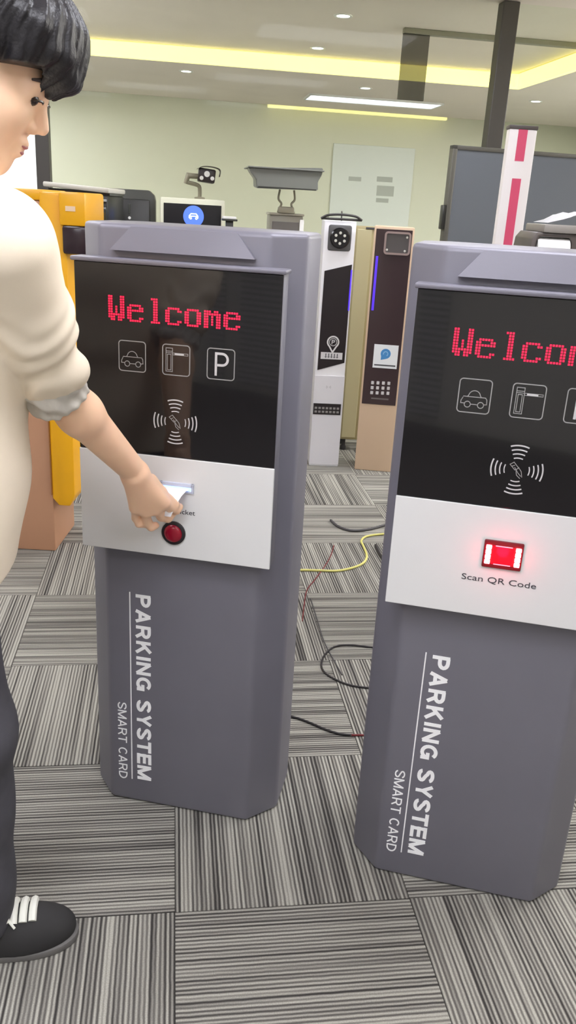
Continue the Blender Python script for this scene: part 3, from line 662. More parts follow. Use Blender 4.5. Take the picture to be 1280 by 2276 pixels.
hb = obj('camera_body', bm, mat('camera_black', (44, 38, 36), 0.35), cb, True)
bm = bmesh.new()
for s in (-0.032, 0.028): lathe([(0.011, 0), (0.011, 0.003), (0, 0.005)], 12, Matrix.Translation((c0[0] + s, -0.060, c0[2] - 0.016)) @ FRONT, bm)
lathe([(0.016, 0), (0.016, 0.003), (0, 0.005)], 14, Matrix.Translation((c0[0] - 0.002, -0.060, c0[2] + 0.006)) @ FRONT, bm)
obj('lens', bm, MATS['led_glass'], hb)
vis = smooth_path([(c0[0] - 0.058, -0.085, c0[2] + 0.030), (c0[0] - 0.02, -0.085, c0[2] + 0.046), (c0[0] + 0.04, -0.085, c0[2] + 0.044), (c0[0] + 0.072, -0.085, c0[2] + 0.030), (c0[0] + 0.070, -0.085, c0[2] - 0.004)], 5)
bm = bmesh.new(); A = [bm.verts.new(p) for p in vis]; B = [bm.verts.new(p + Vector((0, 0.16, 0))) for p in vis]
for i in range(len(vis) - 1): bm.faces.new((A[i], A[i + 1], B[i + 1], B[i]))
bmesh.ops.solidify(bm, geom=list(bm.faces), thickness=0.004)
obj('visor', bm, mat('visor_brown', (76, 66, 62), 0.4), cb, True)
# big sunshade camera on a box column
qp = at(636, 500, 5.0); ql = (qp.x, 5.0, 0)
cq = thing('housing_camera', 'grey housing camera with a wide sunshade on a wire bracket', 'camera', (qp.x, 5.0, 1.345), GA)
def ql2(px, py, y=0.0): p = at(px, py, 5.0); d = p - Vector((qp.x, 5.0, 1.345)); return (d.x * math.cos(GA), y, d.z)
col = thing('pedestal_column', 'grey pedestal column with a white edge under the sunshade camera', 'pedestal', ql, GA)
obj('column', box(-0.095, 0.095, -0.0, 0.16, 0.0, 1.335, 0.008), mat('pedestal_grey', (136, 132, 120), 0.4), col, True)
obj('column_face', box(-0.08, 0.07, -0.006, 0.0, 0.05, 1.30, 0.002), mat('pedestal_face', (106, 102, 98), 0.3), col)
obj('white_edge', box(0.075, 0.10, -0.010, 0.0, 0.05, 1.315, 0.004), m_white, col, True)
obj('column_top', box(-0.10, 0.10, -0.008, 0.165, 1.333, 1.345, 0.004), mat('pedestal_top', (158, 154, 140), 0.4), col, True)
sh = [ql2(548, 374), ql2(713, 375), ql2(710, 390), ql2(701, 405), ql2(701, 424), ql2(565, 419), ql2(564, 400), ql2(552, 384)]
m_hs = mat('housing_shell', (112, 114, 108), 0.4)
bm = bmesh.new()
P1 = [bm.verts.new((p[0], -0.11, p[2])) for p in sh]; P2 = [bm.verts.new((p[0] * 0.96, 0.16, p[2] + 0.01)) for p in sh]
bm.faces.new(P1); bm.faces.new(P2[::-1])
for i in range(len(sh)): j = (i + 1) % len(sh); bm.faces.new((P1[i], P1[j], P2[j], P2[i]))
bmesh.ops.recalc_face_normals(bm, faces=bm.faces); bmesh.ops.bevel(bm, geom=list(bm.edges), offset=0.004, segments=2, affect='EDGES')
hs = obj('sunshade_housing', bm, m_hs, cq, True)
a, b, c2, d2 = ql2(567, 405), ql2(699, 410), ql2(699, 423), ql2(567, 418)
obj('front_window', box(a[0] + 0.004, b[0] - 0.004, -0.114, -0.108, c2[2] + 0.003, d2[2] + 0.002), mat('front_window_dark', (52, 52, 48), 0.2), hs)
obj('shade_edge', box(sh[0][0] - 0.004, sh[1][0] + 0.004, -0.13, 0.17, sh[0][2] + 0.0, sh[0][2] + 0.007, 0.002), m_hs, hs)
bm = bmesh.new()
for s in (-1, 1):
    tube(smooth_path([(s * 0.040 - 0.005, 0.0, ql2(620, 421)[2]), (s * 0.046 - 0.005, 0.0, 0.075), (s * 0.028 - 0.005, 0.0, 0.050), (s * 0.040 - 0.005, 0.0, 0.022), (s * 0.046 - 0.005, 0.0, 0.001)], 5), 0.006, 6, True, bm)
obj('wire_bracket', bm, m_arm, cq, True)
obj('bracket_plate', box(-0.050, 0.040, -0.02, 0.03, 0.0, 0.035, 0.008), mat('bracket_pale', (160, 156, 138), 0.4), cq, True)
fp = at(505, 503, 5.0)
obj_ = obj('paper_card', box(-0.036, 0.036, -0.02, 0.045, 0.0, 0.012, 0.002), m_white, None, False, (0, 0, 0))
obj_.location = (at(509, 505, 4.7).x, 4.7, 1.303); obj_.rotation_euler = (0, 0, GA)
tag(obj_, 'small white card lying on a stand right of the screen kiosk', 'card')
st = thing('card_stand', 'slim grey stand carrying the small white card', 'stand', (obj_.location.x, 4.715, 0), GA)
obj('post', box(-0.02, 0.02, -0.015, 0.015, 0.012, 1.295, 0.003), m_dk, st, True); obj('top', box(-0.04, 0.04, -0.045, 0.04, 1.293, 1.303, 0.002), m_dk, st, True)
obj('base', lathe([(0.0, 0.0), (0.06, 0.0), (0.06, 0.008), (0.03, 0.014), (0.0, 0.014)], 24), m_dk, st, True)

# ------------------------------------------------------------------ big display, boom and printer behind the right terminal
tvl = at(1008, 322, 5.0); tva = math.radians(14)
tv = thing('large_display', 'large dark display on a stand behind the red and white boom', 'display', (tvl.x, tvl.y, 0), tva)
TW, TZ0, TZ1 = 1.5, 0.92, tvl.z
bm = bmesh.new()
for x0, x1, za_, zb3 in ((0, TW, TZ1 - 0.022, TZ1), (0, TW, TZ0, TZ0 + 0.03), (0, 0.026, TZ0, TZ1), (TW - 0.026, TW, TZ0, TZ1)): add_box(bm, x0, x1, -0.006, 0.05, za_, zb3, 0.003)
obj('bezel', bm, mat('display_bezel', (78, 76, 70), 0.4), tv, True)
obj('screen', box(0.02, TW - 0.02, 0.0, 0.03, TZ0 + 0.02, TZ1 - 0.018), mat('display_screen', (96, 100, 106), 0.12), tv)
obj('back_shell', box(0.05, TW - 0.05, 0.03, 0.09, TZ0 + 0.06, TZ1 - 0.06, 0.01), m_dk2, tv, True)
obj('side_handle', box(-0.02, 0.004, 0.0, 0.045, TZ1 - 0.44, TZ1 - 0.31, 0.006), m_dk2, tv, True)
for x in (0.42, TW - 0.42): obj('leg', box(x - 0.03, x + 0.03, 0.05, 0.09, 0.02, TZ0 + 0.2, 0.005), m_dk2, tv, True)
obj('foot', box(0.3, TW - 0.3, -0.2, 0.32, 0.0, 0.03, 0.008), m_dk2, tv, True)

bY = 3.4; bt_ = at(1165, 279, bY); bb_ = at(1128, 548, bY)
bo = thing('barrier_boom', 'white boom with a broken red stripe standing upright behind the right terminal', 'barrier boom', ((bt_.x + bb_.x) / 2, bY, 0), 0.03)
btop = bt_.z
obj('arm', box(-0.052, 0.052, 0.0, 0.045, 0.02, btop - 0.012, 0.006), mat('boom_white', (246, 240, 240), 0.35), bo, True)
m_red = mat('boom_red', (228, 84, 122), 0.4)
def bz(py): return at(1150, py, bY).z
for z0_, z1_2 in ((bz(358), btop - 0.014), (bz(546), bz(397)), (0.62, bz(546) - 0.10), (0.2, 0.55)): obj('stripe', box(-0.018, 0.016, -0.0015, 0.001, z0_, z1_2), m_red, bo)
obj('end_cap', box(-0.054, 0.054, -0.002, 0.047, btop - 0.013, btop, 0.002), mat('cap_dark', (86, 78, 76), 0.5), bo, True)
obj('foot_plate', box(-0.16, 0.16, -0.12, 0.16, 0.0, 0.02, 0.004), m_dk, bo, True)

pY = 2.75; pc = at(1222, 528, pY)
ped = thing('printer_pedestal', 'grey pedestal under the receipt printer behind the right terminal', 'pedestal', (pc.x, pY, 0), 0.0)
obj('column', box(-0.12, 0.16, -0.02, 0.26, 0.02, 1.235, 0.008), m_dk, ped, True); obj('base', box(-0.16, 0.2, -0.06, 0.30, 0.0, 0.022, 0.005), m_dk, ped, True)
rcp = thing('receipt_printer', 'dark receipt printer with a white paper roll in its mouth', 'printer', (pc.x, pY, 1.235), 0.0)
zt2 = at(1222, 517, pY).z - 1.235
pts = [(-0.068, 0.0), (-0.048, 0.0), (-0.044, zt2 - 0.026), (-0.036, zt2 - 0.013), (0.058, zt2 - 0.013), (0.064, zt2 - 0.026), (0.066, 0.0), (0.140, 0.0), (0.140, zt2), (-0.045, zt2), (-0.060, zt2 - 0.02)]
obj('housing', prism(pts, -0.02, 0.2, 0.003, 2, Matrix.Rotation(PI / 2, 4, 'X') @ Matrix.Scale(-1, 4, (0, 0, 1))), mat('printer_dark', (86, 78, 74), 0.4), rcp, True)
obj('top_slab', box(-0.03, 0.145, -0.03, 0.2, zt2, zt2 + 0.024, 0.004), mat('printer_top', (146, 140, 134), 0.4), rcp, True)
obj('paper_roll', tube([(-0.040, 0.010, zt2 - 0.056), (0.060, 0.010, zt2 - 0.056)], 0.042, 24), mat('paper_roll', (252, 252, 248), 0.5), rcp, True)
bm = bmesh.new(); G_ = []
for i in range(9):
    row = []
    for j in range(7):
        x = -0.030 + i * 0.022; y = -0.02 + j * 0.03
        h = 0.004 + 0.040 * (1 - math.exp(-max(0, i - 0.4) * 0.55)) + 0.004 * math.sin(i * 1.9 + j) - 0.01 * abs(j - 3) / 3
        row.append(bm.verts.new((x, y, max(0.002, h if i > 0 else 0.003))))
    G_.append(row)
for i in range(8):
    for j in range(6): bm.faces.new((G_[i][j], G_[i + 1][j], G_[i + 1][j + 1], G_[i][j + 1]))
bmesh.ops.solidify(bm, geom=list(bm.faces), thickness=0.0012)
sheet = obj('paper_sheet', bm, mat('sheet_white', (250, 250, 254), 0.5), None, True)
sheet.location = (pc.x + 0.012, pY, 1.235 + zt2 + 0.0255); tag(sheet, 'crumpled white paper sheet lying on the receipt printer', 'paper')

# ------------------------------------------------------------------ cables on the carpet
def cable(name, pix, r, m, label, first=None):
    pts = [onz(px, py, r) for px, py in pix]
    o = obj(name, tube(smooth_path(pts, 6), r, 8), m, None, True); tag(o, label, 'cable', 'cables on the carpet'); return o
m_cb = mat('cable_black', (38, 34, 36), 0.5); m_cr = mat('cable_red', (110, 30, 34), 0.5); m_cy = mat('cable_yellow', (212, 206, 120), 0.5); m_cg = mat('cable_grey', (74, 72, 74), 0.5)
cable('floor_cable', [(735, 1156), (752, 1170), (780, 1179), (815, 1177), (850, 1168), (900, 1150)], 0.006, m_cg, 'dark cable curving across the carpet behind, above the yellow cable')
cable('floor_cable', [(620, 1268), (675, 1267), (710, 1268), (755, 1268), (800, 1256), (815, 1238), (808, 1215), (803, 1202), (815, 1192), (850, 1187), (900, 1184)], 0.005, m_cy, 'pale yellow cable winding between the two grey terminals')
cable('floor_cable', [(835, 1212), (842, 1228), (850, 1240), (880, 1275)], 0.007, m_cb, 'short black cable end beside the right terminal, under the yellow cable')
cable('floor_cable', [(860, 1442), (820, 1438), (780, 1434), (745, 1437), (722, 1455), (714, 1478), (722, 1495), (745, 1510), (775, 1522), (810, 1528), (850, 1530)], 0.0032, m_cb, 'black cable in a loop in front of the right terminal')
cable('floor_cable', [(620, 1588), (657, 1595), (690, 1607), (725, 1622), (755, 1631), (780, 1634)], 0.0034, m_cb, 'black cable sheath coming out from the left terminal')
cable('floor_cable', [(781, 1634), (805, 1634), (830, 1637), (860, 1645)], 0.0030, m_cr, 'dark red wire leading under the right terminal')
cable('floor_cable', [(742, 1212), (735, 1235), (722, 1258), (700, 1288), (682, 1312), (676, 1345), (672, 1380)], 0.0022, m_cr, 'thin reddish wire crossing the yellow cable')
cable('floor_cable', [(690, 1330), (705, 1378), (722, 1430), (760, 1500)], 0.0022, m_cg, 'thin grey wire running down to the loop')

# ------------------------------------------------------------------ the person (signed distance shapes meshed with surface nets)
def nv(v): return np.array(v, dtype=np.float64)
class Cap:          # tapered capsule
    def __init__(s, a, b, ra, rb): s.a, s.b, s.ra, s.rb = nv(a), nv(b), ra, rb
    def __call__(s, P):
        ab = s.b - s.a; t = np.clip(((P - s.a) @ ab) / max(ab @ ab, 1e-12), 0, 1)
        return np.linalg.norm(P - (s.a + t[..., None] * ab), axis=-1) - (s.ra + (s.rb - s.ra) * t)
class Ell:          # ellipsoid in a rotated frame
    def __init__(s, c, r, R=None): s.c, s.r, s.R = nv(c), nv(r), (np.eye(3) if R is None else nv(R))
    def __call__(s, P):
        q = (P - s.c) @ s.R
        k0 = np.linalg.norm(q / s.r, axis=-1); k1 = np.linalg.norm(q / (s.r * s.r), axis=-1)
        return k0 * (k0 - 1.0) / np.maximum(k1, 1e-9)
def smin(a, b, k):
    h = np.clip(0.5 + 0.5 * (b - a) / k, 0, 1); return b + (a - b) * h - k * h * (1 - h)
def smax(a, b, k): return -smin(-a, -b, k)
def union(prims, K=0.01):
    def f(P, c=None, rad=None):
        d = None
        act = prims
        if c is not None:
            dc = [(p[0] if isinstance(p, tuple) else p)(c[None])[0] for p in prims]; m0 = min(dc)
            act = [p for p, v in zip(prims, dc) if v < m0 + 2.2 * rad + 0.06]
        for p in act:
            k = K
            if isinstance(p, tuple): p, k = p
            v = p(P); d = v if d is None else smin(d, v, k)
        return d
    return f
def surface_nets(f, lo, hi, h, chunk=28):
    lo = nv(lo); n = np.ceil((nv(hi) - lo) / h).astype(int) + 1; keys, verts, quads = [], [], []
    ny, nz = int(n[1]) + 4, int(n[2]) + 4
    org = np.array([(i, j, k) for i in range(0, n[0], chunk) for j in range(0, n[1], chunk) for k in range(0, n[2], chunk)])
    rad = chunk * h * 0.9
    dcen = f(lo + (org + chunk / 2) * h)
    org = org[np.abs(dcen) < rad * 1.5 + 0.02]
    for i0, j0, k0 in org:
        c = lo + (np.array([i0, j0, k0]) + chunk / 2) * h
        if True:
            if True:
                ii = [np.arange(a - 1, a + chunk + 1) for a in (i0, j0, k0)]
                I = np.stack(np.meshgrid(*ii, indexing='ij'), -1)
                P = lo + I * h
                D = f(P.reshape(-1, 3), c, rad).reshape(I.shape[:3])
                if D.min() > 0 or D.max() < 0: continue
                N = chunk + 1
                ssum = np.zeros((N, N, N, 3)); cnt = np.zeros((N, N, N))
                offs = [(a, b, c_) for a in (0, 1) for b in (0, 1) for c_ in (0, 1)]
                def sl(o): return D[o[0]:o[0] + N, o[1]:o[1] + N, o[2]:o[2] + N]
                for o in offs:
                    for ax in range(3):
                        if o[ax]: continue
                        o2 = list(o); o2[ax] = 1
                        a, b = sl(o), sl(o2); m = (a < 0) != (b < 0)
                        t = np.where(m, a / np.where(m, a - b, 1), 0)
                        for q in range(3): ssum[..., q] += np.where(m, o[q] + (t if q == ax else 0), 0)
                        cnt += m
                has = cnt > 0
                idx = np.argwhere(has)
                g = idx + np.array([i0 - 1, j0 - 1, k0 - 1])
                keys.append((g[:, 0] + 2).astype(np.int64) * ny * nz + (g[:, 1] + 2) * nz + g[:, 2] + 2)
                verts.append(lo + (g + ssum[has] / cnt[has][:, None]) * h)
                # quads round each crossing edge whose base sample lies in this chunk
                for ax in range(3):
                    e2 = [1, 1, 1]; e2[ax] = 2
                    A = D[1:1 + chunk, 1:1 + chunk, 1:1 + chunk]
                    B = D[e2[0]:e2[0] + chunk, e2[1]:e2[1] + chunk, e2[2]:e2[2] + chunk] if False else None
                    s2 = [slice(1, 1 + chunk)] * 3; s2[ax] = slice(2, 2 + chunk)
                    B = D[tuple(s2)]
                    sh_ = B.shape; A = A[:sh_[0], :sh_[1], :sh_[2]]
                    m = (A < 0) != (B < 0)
                    e = np.argwhere(m)
                    if not len(e): continue
                    base = e + np.array([i0, j0, k0]); flip = A[m] < 0
                    u, v = (ax + 1) % 3, (ax + 2) % 3
                    q = []
                    for du, dv in ((0, 0), (-1, 0), (-1, -1), (0, -1)):
                        g2 = base.copy(); g2[:, u] += du; g2[:, v] += dv
                        q.append((g2[:, 0] + 2).astype(np.int64) * ny * nz + (g2[:, 1] + 2) * nz + g2[:, 2] + 2)
                    q = np.stack(q, -1); q[flip] = q[flip][:, ::-1]
                    quads.append(q)
    keys = np.concatenate(keys); verts = np.concatenate(verts); quads = np.concatenate(quads)
    uk, first = np.unique(keys, return_index=True); V = verts[first]
    Q = np.searchsorted(uk, quads); ok = (Q < len(uk)).all(1)
    ok &= (uk[np.minimum(Q, len(uk) - 1)] == quads).all(1)
    return V, Q[ok]
def sdf_obj(name, f, lo, hi, h, m, parent, relax=1):
    V, Q = surface_nets(f, lo, hi, h)
    me = bpy.data.meshes.new(name); me.vertices.add(len(V)); me.vertices.foreach_set('co', V.astype(np.float32).ravel())
    me.loops.add(len(Q) * 4); me.loops.foreach_set('vertex_index', Q.astype(np.int32).ravel())
    me.polygons.add(len(Q)); me.polygons.foreach_set('loop_start', np.arange(0, len(Q) * 4, 4, dtype=np.int32)); me.polygons.foreach_set('loop_total', np.full(len(Q), 4, dtype=np.int32))
    me.update(calc_edges=True); me.validate()
    bm = bmesh.new(); bm.from_mesh(me)
    bmesh.ops.recalc_face_normals(bm, faces=bm.faces)
    for _ in range(relax): bmesh.ops.smooth_vert(bm, verts=bm.verts, factor=0.5, use_axis_x=True, use_axis_y=True, use_axis_z=True)
    bm.to_mesh(me); bm.free()
    me.polygons.foreach_set('use_smooth', [True] * len(me.polygons)); me.materials.append(m)
    o = bpy.data.objects.new(name, me)
    C.objects.link(o)
    if parent is not None:
        o.parent = parent; o.matrix_parent_inverse = Matrix.Translation(-parent.location)
    return o

person = thing('person', 'person in a cream rolled sleeve shirt putting a hand to the ticket slot', 'person', (-0.62, 1.29, 0))
P3 = lambda v: nv((v.x, v.y, v.z))
# head frame
hp, hy = math.radians(28), math.radians(8)
hf = nv((math.cos(hp) * math.cos(hy), math.cos(hp) * math.sin(hy), -math.sin(hp)))
hs_ = nv((-math.sin(hy), math.cos(hy), 0)); ht = np.cross(hf, hs_)
HR = np.stack([hf, hs_, ht], 1)                      # columns: forward, left, top
NOSE = nv((0.1125, 0.0, -0.030))
HC = P3(at(106, 300, 1.22)) - HR @ NOSE
def hl(f, s, t): return HC + HR @ nv((f, s, t))
sh_r = P3(at(10, 545, 1.16)); elb = P3(at(102, 838, 1.31)); wri = P3(at(297, 1046, 1.485))
sh_l = nv((-0.64, 1.49, 1.33)); chest = nv((-0.535, 1.33, 1.21)); pelv = nv((-0.580, 1.29, 0.92)); nb = nv((-0.560, 1.33, 1.385))
ank_r, ank_l = nv((-0.565, 1.215, 0.075)), nv((-0.80, 1.42, 0.075))
kne_r, kne_l = nv((-0.538, 1.208, 0.50)), nv((-0.72, 1.42, 0.50))
hip_r, hip_l = nv((-0.582, 1.220, 0.90)), nv((-0.650, 1.370, 0.90))
E_ = lambda c, r: Ell(hl(*c), r, HR)
prims = [E_((-0.014, 0, 0.036), (0.098, 0.077, 0.084)), (E_((0.030, 0, -0.022), (0.060, 0.063, 0.086)), 0.02), (E_((0.034, 0, -0.070), (0.050, 0.050, 0.038)), 0.02),
         (Cap(hl(0.067, -0.010, -0.095), hl(0.067, 0.010, -0.095), 0.0165, 0.0165), 0.02), (Cap(hl(0.078, -0.034, 0.016), hl(0.078, 0.034, 0.016), 0.011, 0.011), 0.014),
         (Cap(hl(0.084, 0, 0.008), hl(0.1035, 0, -0.027), 0.0072, 0.0088), 0.010)]
for s in (-1, 1):
    prims += [(Cap(hl(0.092, s * 0.003, -0.033), hl(0.091, s * 0.011, -0.033), 0.0072, 0.0070), 0.006), (E_((0.056, s * 0.038, -0.030), (0.030, 0.024, 0.030)), 0.02),
              (E_((-0.012, s * 0.079, -0.006), (0.019, 0.009, 0.031)), 0.006), (Cap(hl(0.086, s * 0.010, 0.003), hl(0.076, s * 0.040, 0.001), 0.0085, 0.0085), 0.008)]
prims += [(Cap(hl(0.0850, -0.016, -0.0575), hl(0.0850, 0.016, -0.0575), 0.0062, 0.0062), 0.008), (Cap(hl(0.0905, -0.008, -0.0565), hl(0.0905, 0.008, -0.0565), 0.0058, 0.0058), 0.006),
          (Cap(hl(0.0845, -0.013, -0.0690), hl(0.0845, 0.013, -0.0690), 0.0068, 0.0068), 0.006), (Cap(hl(0.0880, -0.006, -0.0695), hl(0.0880, 0.006, -0.0695), 0.0058, 0.0058), 0.006),
          (Cap(hl(-0.030, 0, -0.040), nb, 0.052, 0.060), 0.03), (Cap(sh_r, sh_l, 0.052, 0.052), 0.05), (Cap(nb, chest, 0.075, 0.10), 0.05), (Cap(chest, pelv, 0.10, 0.10), 0.05),
          (Cap(hip_r, kne_r, 0.075, 0.052), 0.04), (Cap(kne_r, ank_r, 0.050, 0.036), 0.02), (Cap(hip_l, kne_l, 0.075, 0.052), 0.04), (Cap(kne_l, ank_l, 0.050, 0.036), 0.02),
          (Cap(ank_r, ank_r + nv((0.12, 0.035, -0.045)), 0.030, 0.018), 0.02), (Cap(ank_l, ank_l + nv((0.12, 0.035, -0.045)), 0.030, 0.018), 0.02)]
# right arm: elbow, thick upper forearm, flat wrist
fdir = wri - elb
prims += [(Cap(sh_r, elb, 0.044, 0.036), 0.03), (Cap(elb, elb + fdir * 0.35, 0.037, 0.0365), 0.02), (Cap(elb + fdir * 0.35, wri, 0.0365, 0.0245), 0.02)]
# right hand, fingers from pixel guides and depth towards the slot
def hpnt(px, py, Y): return P3(at(px, py, Y))
palm_c = hpnt(326, 1098, 1.515)
mcp = {'index': hpnt(365, 1117, 1.528), 'middle': hpnt(347, 1131, 1.530), 'ring': hpnt(323, 1136, 1.527), 'little': hpnt(300, 1128, 1.521)}
for nme, r_ in (('index', 0.0150), ('middle', 0.0155), ('ring', 0.0150), ('little', 0.0140)):
    prims.append((Cap(wri + (mcp[nme] - wri) * 0.12, mcp[nme], 0.0200, r_ * 0.86), 0.014))
fing = {'index': [mcp['index'], hpnt(380, 1130, 1.556), hpnt(392, 1134, 1.570), hpnt(399, 1126, 1.575)],
        'middle': [mcp['middle'], hpnt(359, 1148, 1.556), hpnt(373, 1152, 1.570), hpnt(384, 1141, 1.576)],
        'ring': [mcp['ring'], hpnt(327, 1159, 1.546), hpnt(336, 1171, 1.554), hpnt(346, 1168, 1.560)],
        'little': [mcp['little'], hpnt(302, 1151, 1.540), hpnt(309, 1164, 1.546), hpnt(319, 1166, 1.552)],
        'thumb': [hpnt(334, 1068, 1.520), hpnt(356, 1092, 1.536), hpnt(374, 1111, 1.552), hpnt(390, 1121, 1.562)]}
FR = {'index': (0.0105, 0.0096, 0.0088, 0.0078), 'middle': (0.0108, 0.0098, 0.0090, 0.0080), 'ring': (0.0103, 0.0094, 0.0086, 0.0076), 'little': (0.0092, 0.0084, 0.0078, 0.0070), 'thumb': (0.0140, 0.0112, 0.0098, 0.0085)}
for nme, pts in fing.items():
    for q in range(3): prims.append((Cap(pts[q], pts[q + 1], FR[nme][q], FR[nme][q + 1]), 0.004 if nme != 'thumb' else 0.007))
# left arm hangs at the far side
el_l, wr_l = nv((-0.68, 1.56, 1.06)), nv((-0.62, 1.55, 0.82))
prims += [(Cap(sh_l, el_l, 0.048, 0.042), 0.03), (Cap(el_l, wr_l, 0.042, 0.028), 0.02), (Cap(wr_l, wr_l + nv((0.02, 0, -0.08)), 0.026, 0.024), 0.02)]
for k in range(4):
    b0 = wr_l + nv((0.0 + k * 0.017 - 0.012, 0.004, -0.085)); b1 = b0 + nv((0.006, -0.002, -0.035)); b2 = b1 + nv((0.004, -0.016, -0.026))
    prims += [(Cap(b0, b1, 0.009, 0.008), 0.004), (Cap(b1, b2, 0.008, 0.007), 0.004)]
t0 = wr_l + nv((0.035, -0.006, -0.025)); t1 = t0 + nv((0.022, -0.010, -0.03)); prims += [(Cap(wr_l, t0, 0.018, 0.012), 0.01), (Cap(t0, t1, 0.0115, 0.0095), 0.006)]
body_u = union(prims, 0.012)
eye_cut = [Ell(hl(0.0875, s * 0.031, -0.0015), (0.010, 0.013, 0.0028), HR) for s in (-1, 1)]
mouth_cut = Cap(hl(0.0965, -0.020, -0.0632), hl(0.0965, 0.020, -0.0632), 0.0026, 0.0026)
nost = [E_((0.0955, s * 0.0065, -0.0405), (0.0050, 0.0026, 0.0036)) for s in (-1, 1)]
def body_f(P, c=None, rad=None):
    d = body_u(P, c, rad)
    if c is not None and np.linalg.norm(c - HC) > 0.3: return d
    for e in eye_cut + [mouth_cut] + nost: d = smax(d, -e(P), 0.003)
    return d
# skin: base tone, lips and darker eye line follow the head's own frame
def skin_mat():
    m = mat('skin', (255, 208, 174), 0.5, sss=0.12, var=0.05, vscale=14, bump=0.04, bscale=500)
    return m
m_skin = skin_mat()
blo, bhi = nv((-0.95, 1.05, 0.02)), nv((0.05, 1.66, 1.72))
body = sdf_obj('body', body_f, blo, bhi, 0.0030, m_skin, person, 1)
m_eye = mat('eye_dark', (52, 38, 34), 0.25); m_lip = mat('lip_tone', (168, 98, 98), 0.45)
def ell_mesh(name, c, r, m, parent, n=20, R=HR):
    bm = bmesh.new(); bmesh.ops.create_uvsphere(bm, u_segments=n, v_segments=n // 2, radius=1.0)
    Mx = Matrix([list(R[i] * nv(r)) + [c[i]] for i in range(3)] + [[0, 0, 0, 1]])
    bmesh.ops.transform(bm, matrix=Mx, verts=bm.verts)
    o = obj(name, bm, m, None, True); o.parent = parent
    if parent is person: o.matrix_parent_inverse = Matrix.Translation(-parent.location)
    else: o.matrix_parent_inverse = parent.matrix_world.inverted()
    return o
bpy.context.view_layer.update()
for s in (-1, 1):
    ell_mesh('eye', hl(0.0800, s * 0.031, -0.001), (0.0105, 0.0120, 0.0095), m_eye, person)
    bm = tube([Vector(hl(*q)) for q in ((0.0945, s * 0.020, 0.0000), (0.0950, s * 0.028, 0.0022), (0.0925, s * 0.036, 0.0016), (0.0865, s * 0.043, -0.002))], [0.0010, 0.0018, 0.0018, 0.0010], 6)
    o = obj('eyelashes', bm, m_eye, None, True); o.parent = person; o.matrix_parent_inverse = Matrix.Translation(-person.location)
    bm = tube([Vector(hl(*q)) for q in ((0.0895, s * 0.014, 0.0205), (0.0915, s * 0.026, 0.0250), (0.0855, s * 0.040, 0.0245), (0.0760, s * 0.050, 0.0190))], [0.0020, 0.0034, 0.0030, 0.0015], 6)
    o = obj('eyebrow', bm, mat('brow_hair', (70, 58, 56), 0.7), None, True); o.parent = person; o.matrix_parent_inverse = Matrix.Translation(-person.location)
for c, r in (((0.0895, 0, -0.0590), (0.0080, 0.0170, 0.0042)), ((0.0880, 0, -0.0682), (0.0076, 0.0155, 0.0048))): ell_mesh('lip', hl(*c), r, m_lip, person, 16)

# hair: cap, heavy fringe, strand ripple along the locks
hair_p = [E_((-0.020, 0, 0.050), (0.118, 0.096, 0.094)), (E_((0.044, 0, 0.072), (0.072, 0.082, 0.056)), 0.03), (E_((-0.070, 0, 0.000), (0.058, 0.078, 0.075)), 0.03)]
for k in range(9):
    s = (k - 4) / 4.0; sx = s * 0.066
    fr = 0.100 - 0.024 * s * s + 0.005 * math.sin(k * 2.3); zt_ = 0.020 + 0.010 * math.sin(k * 1.7 + 0.4) + 0.006 * abs(s)
    hair_p.append((Cap(hl(fr - 0.014, sx * 0.9, 0.088), hl(fr + 0.004, sx, zt_ + 0.030), 0.022, 0.016), 0.010))
    hair_p.append((Cap(hl(fr + 0.004, sx, zt_ + 0.030), hl(fr - 0.004, sx * 1.02, zt_), 0.016, 0.0045), 0.008))
for s in (-1, 1):
    for k in range(4): hair_p.append((Cap(hl(0.060 - k * 0.028, s * 0.076, 0.075), hl(0.058 - k * 0.030, s * 0.080, 0.024 - 0.012 * k), 0.022, 0.008), 0.010))
hair_u = union(hair_p, 0.012)
def hair_f(P, c=None, rad=None):
    d = hair_u(P)
    q = (P - HC) @ HR
    ang = np.arctan2(q[..., 1], q[..., 0] + 0.01); el = np.arctan2(q[..., 2] - 0.04, np.abs(q[..., 0]) + 0.02)
    d = d + 0.0016 * np.sin(ang * 34 + 2.5 * np.sin(el * 3)) + 0.0011 * np.sin(ang * 71 + 4 * np.sin(el * 4.1))
    # keep the face free: remove what lies in front of the ears and below the fringe
    cut_side = np.minimum(-0.004 + 0.50 * q[..., 0] - q[..., 2], q[..., 0] + 0.020)      # below t=.03 and in front of f=-.02
    return smax(d, smin(cut_side, 0.105 - q[..., 0], 0.004) if False else np.where(q[..., 0] > 0.084, d - 1, cut_side), 0.004)
m_hair = mat('black_hair', (34, 32, 36), 0.42, var=0.25, vscale=60, bump=0.3, bscale=350)
sdf_obj('hair', hair_f, HC - 0.19, HC + 0.19, 0.0026, m_hair, person, 1)

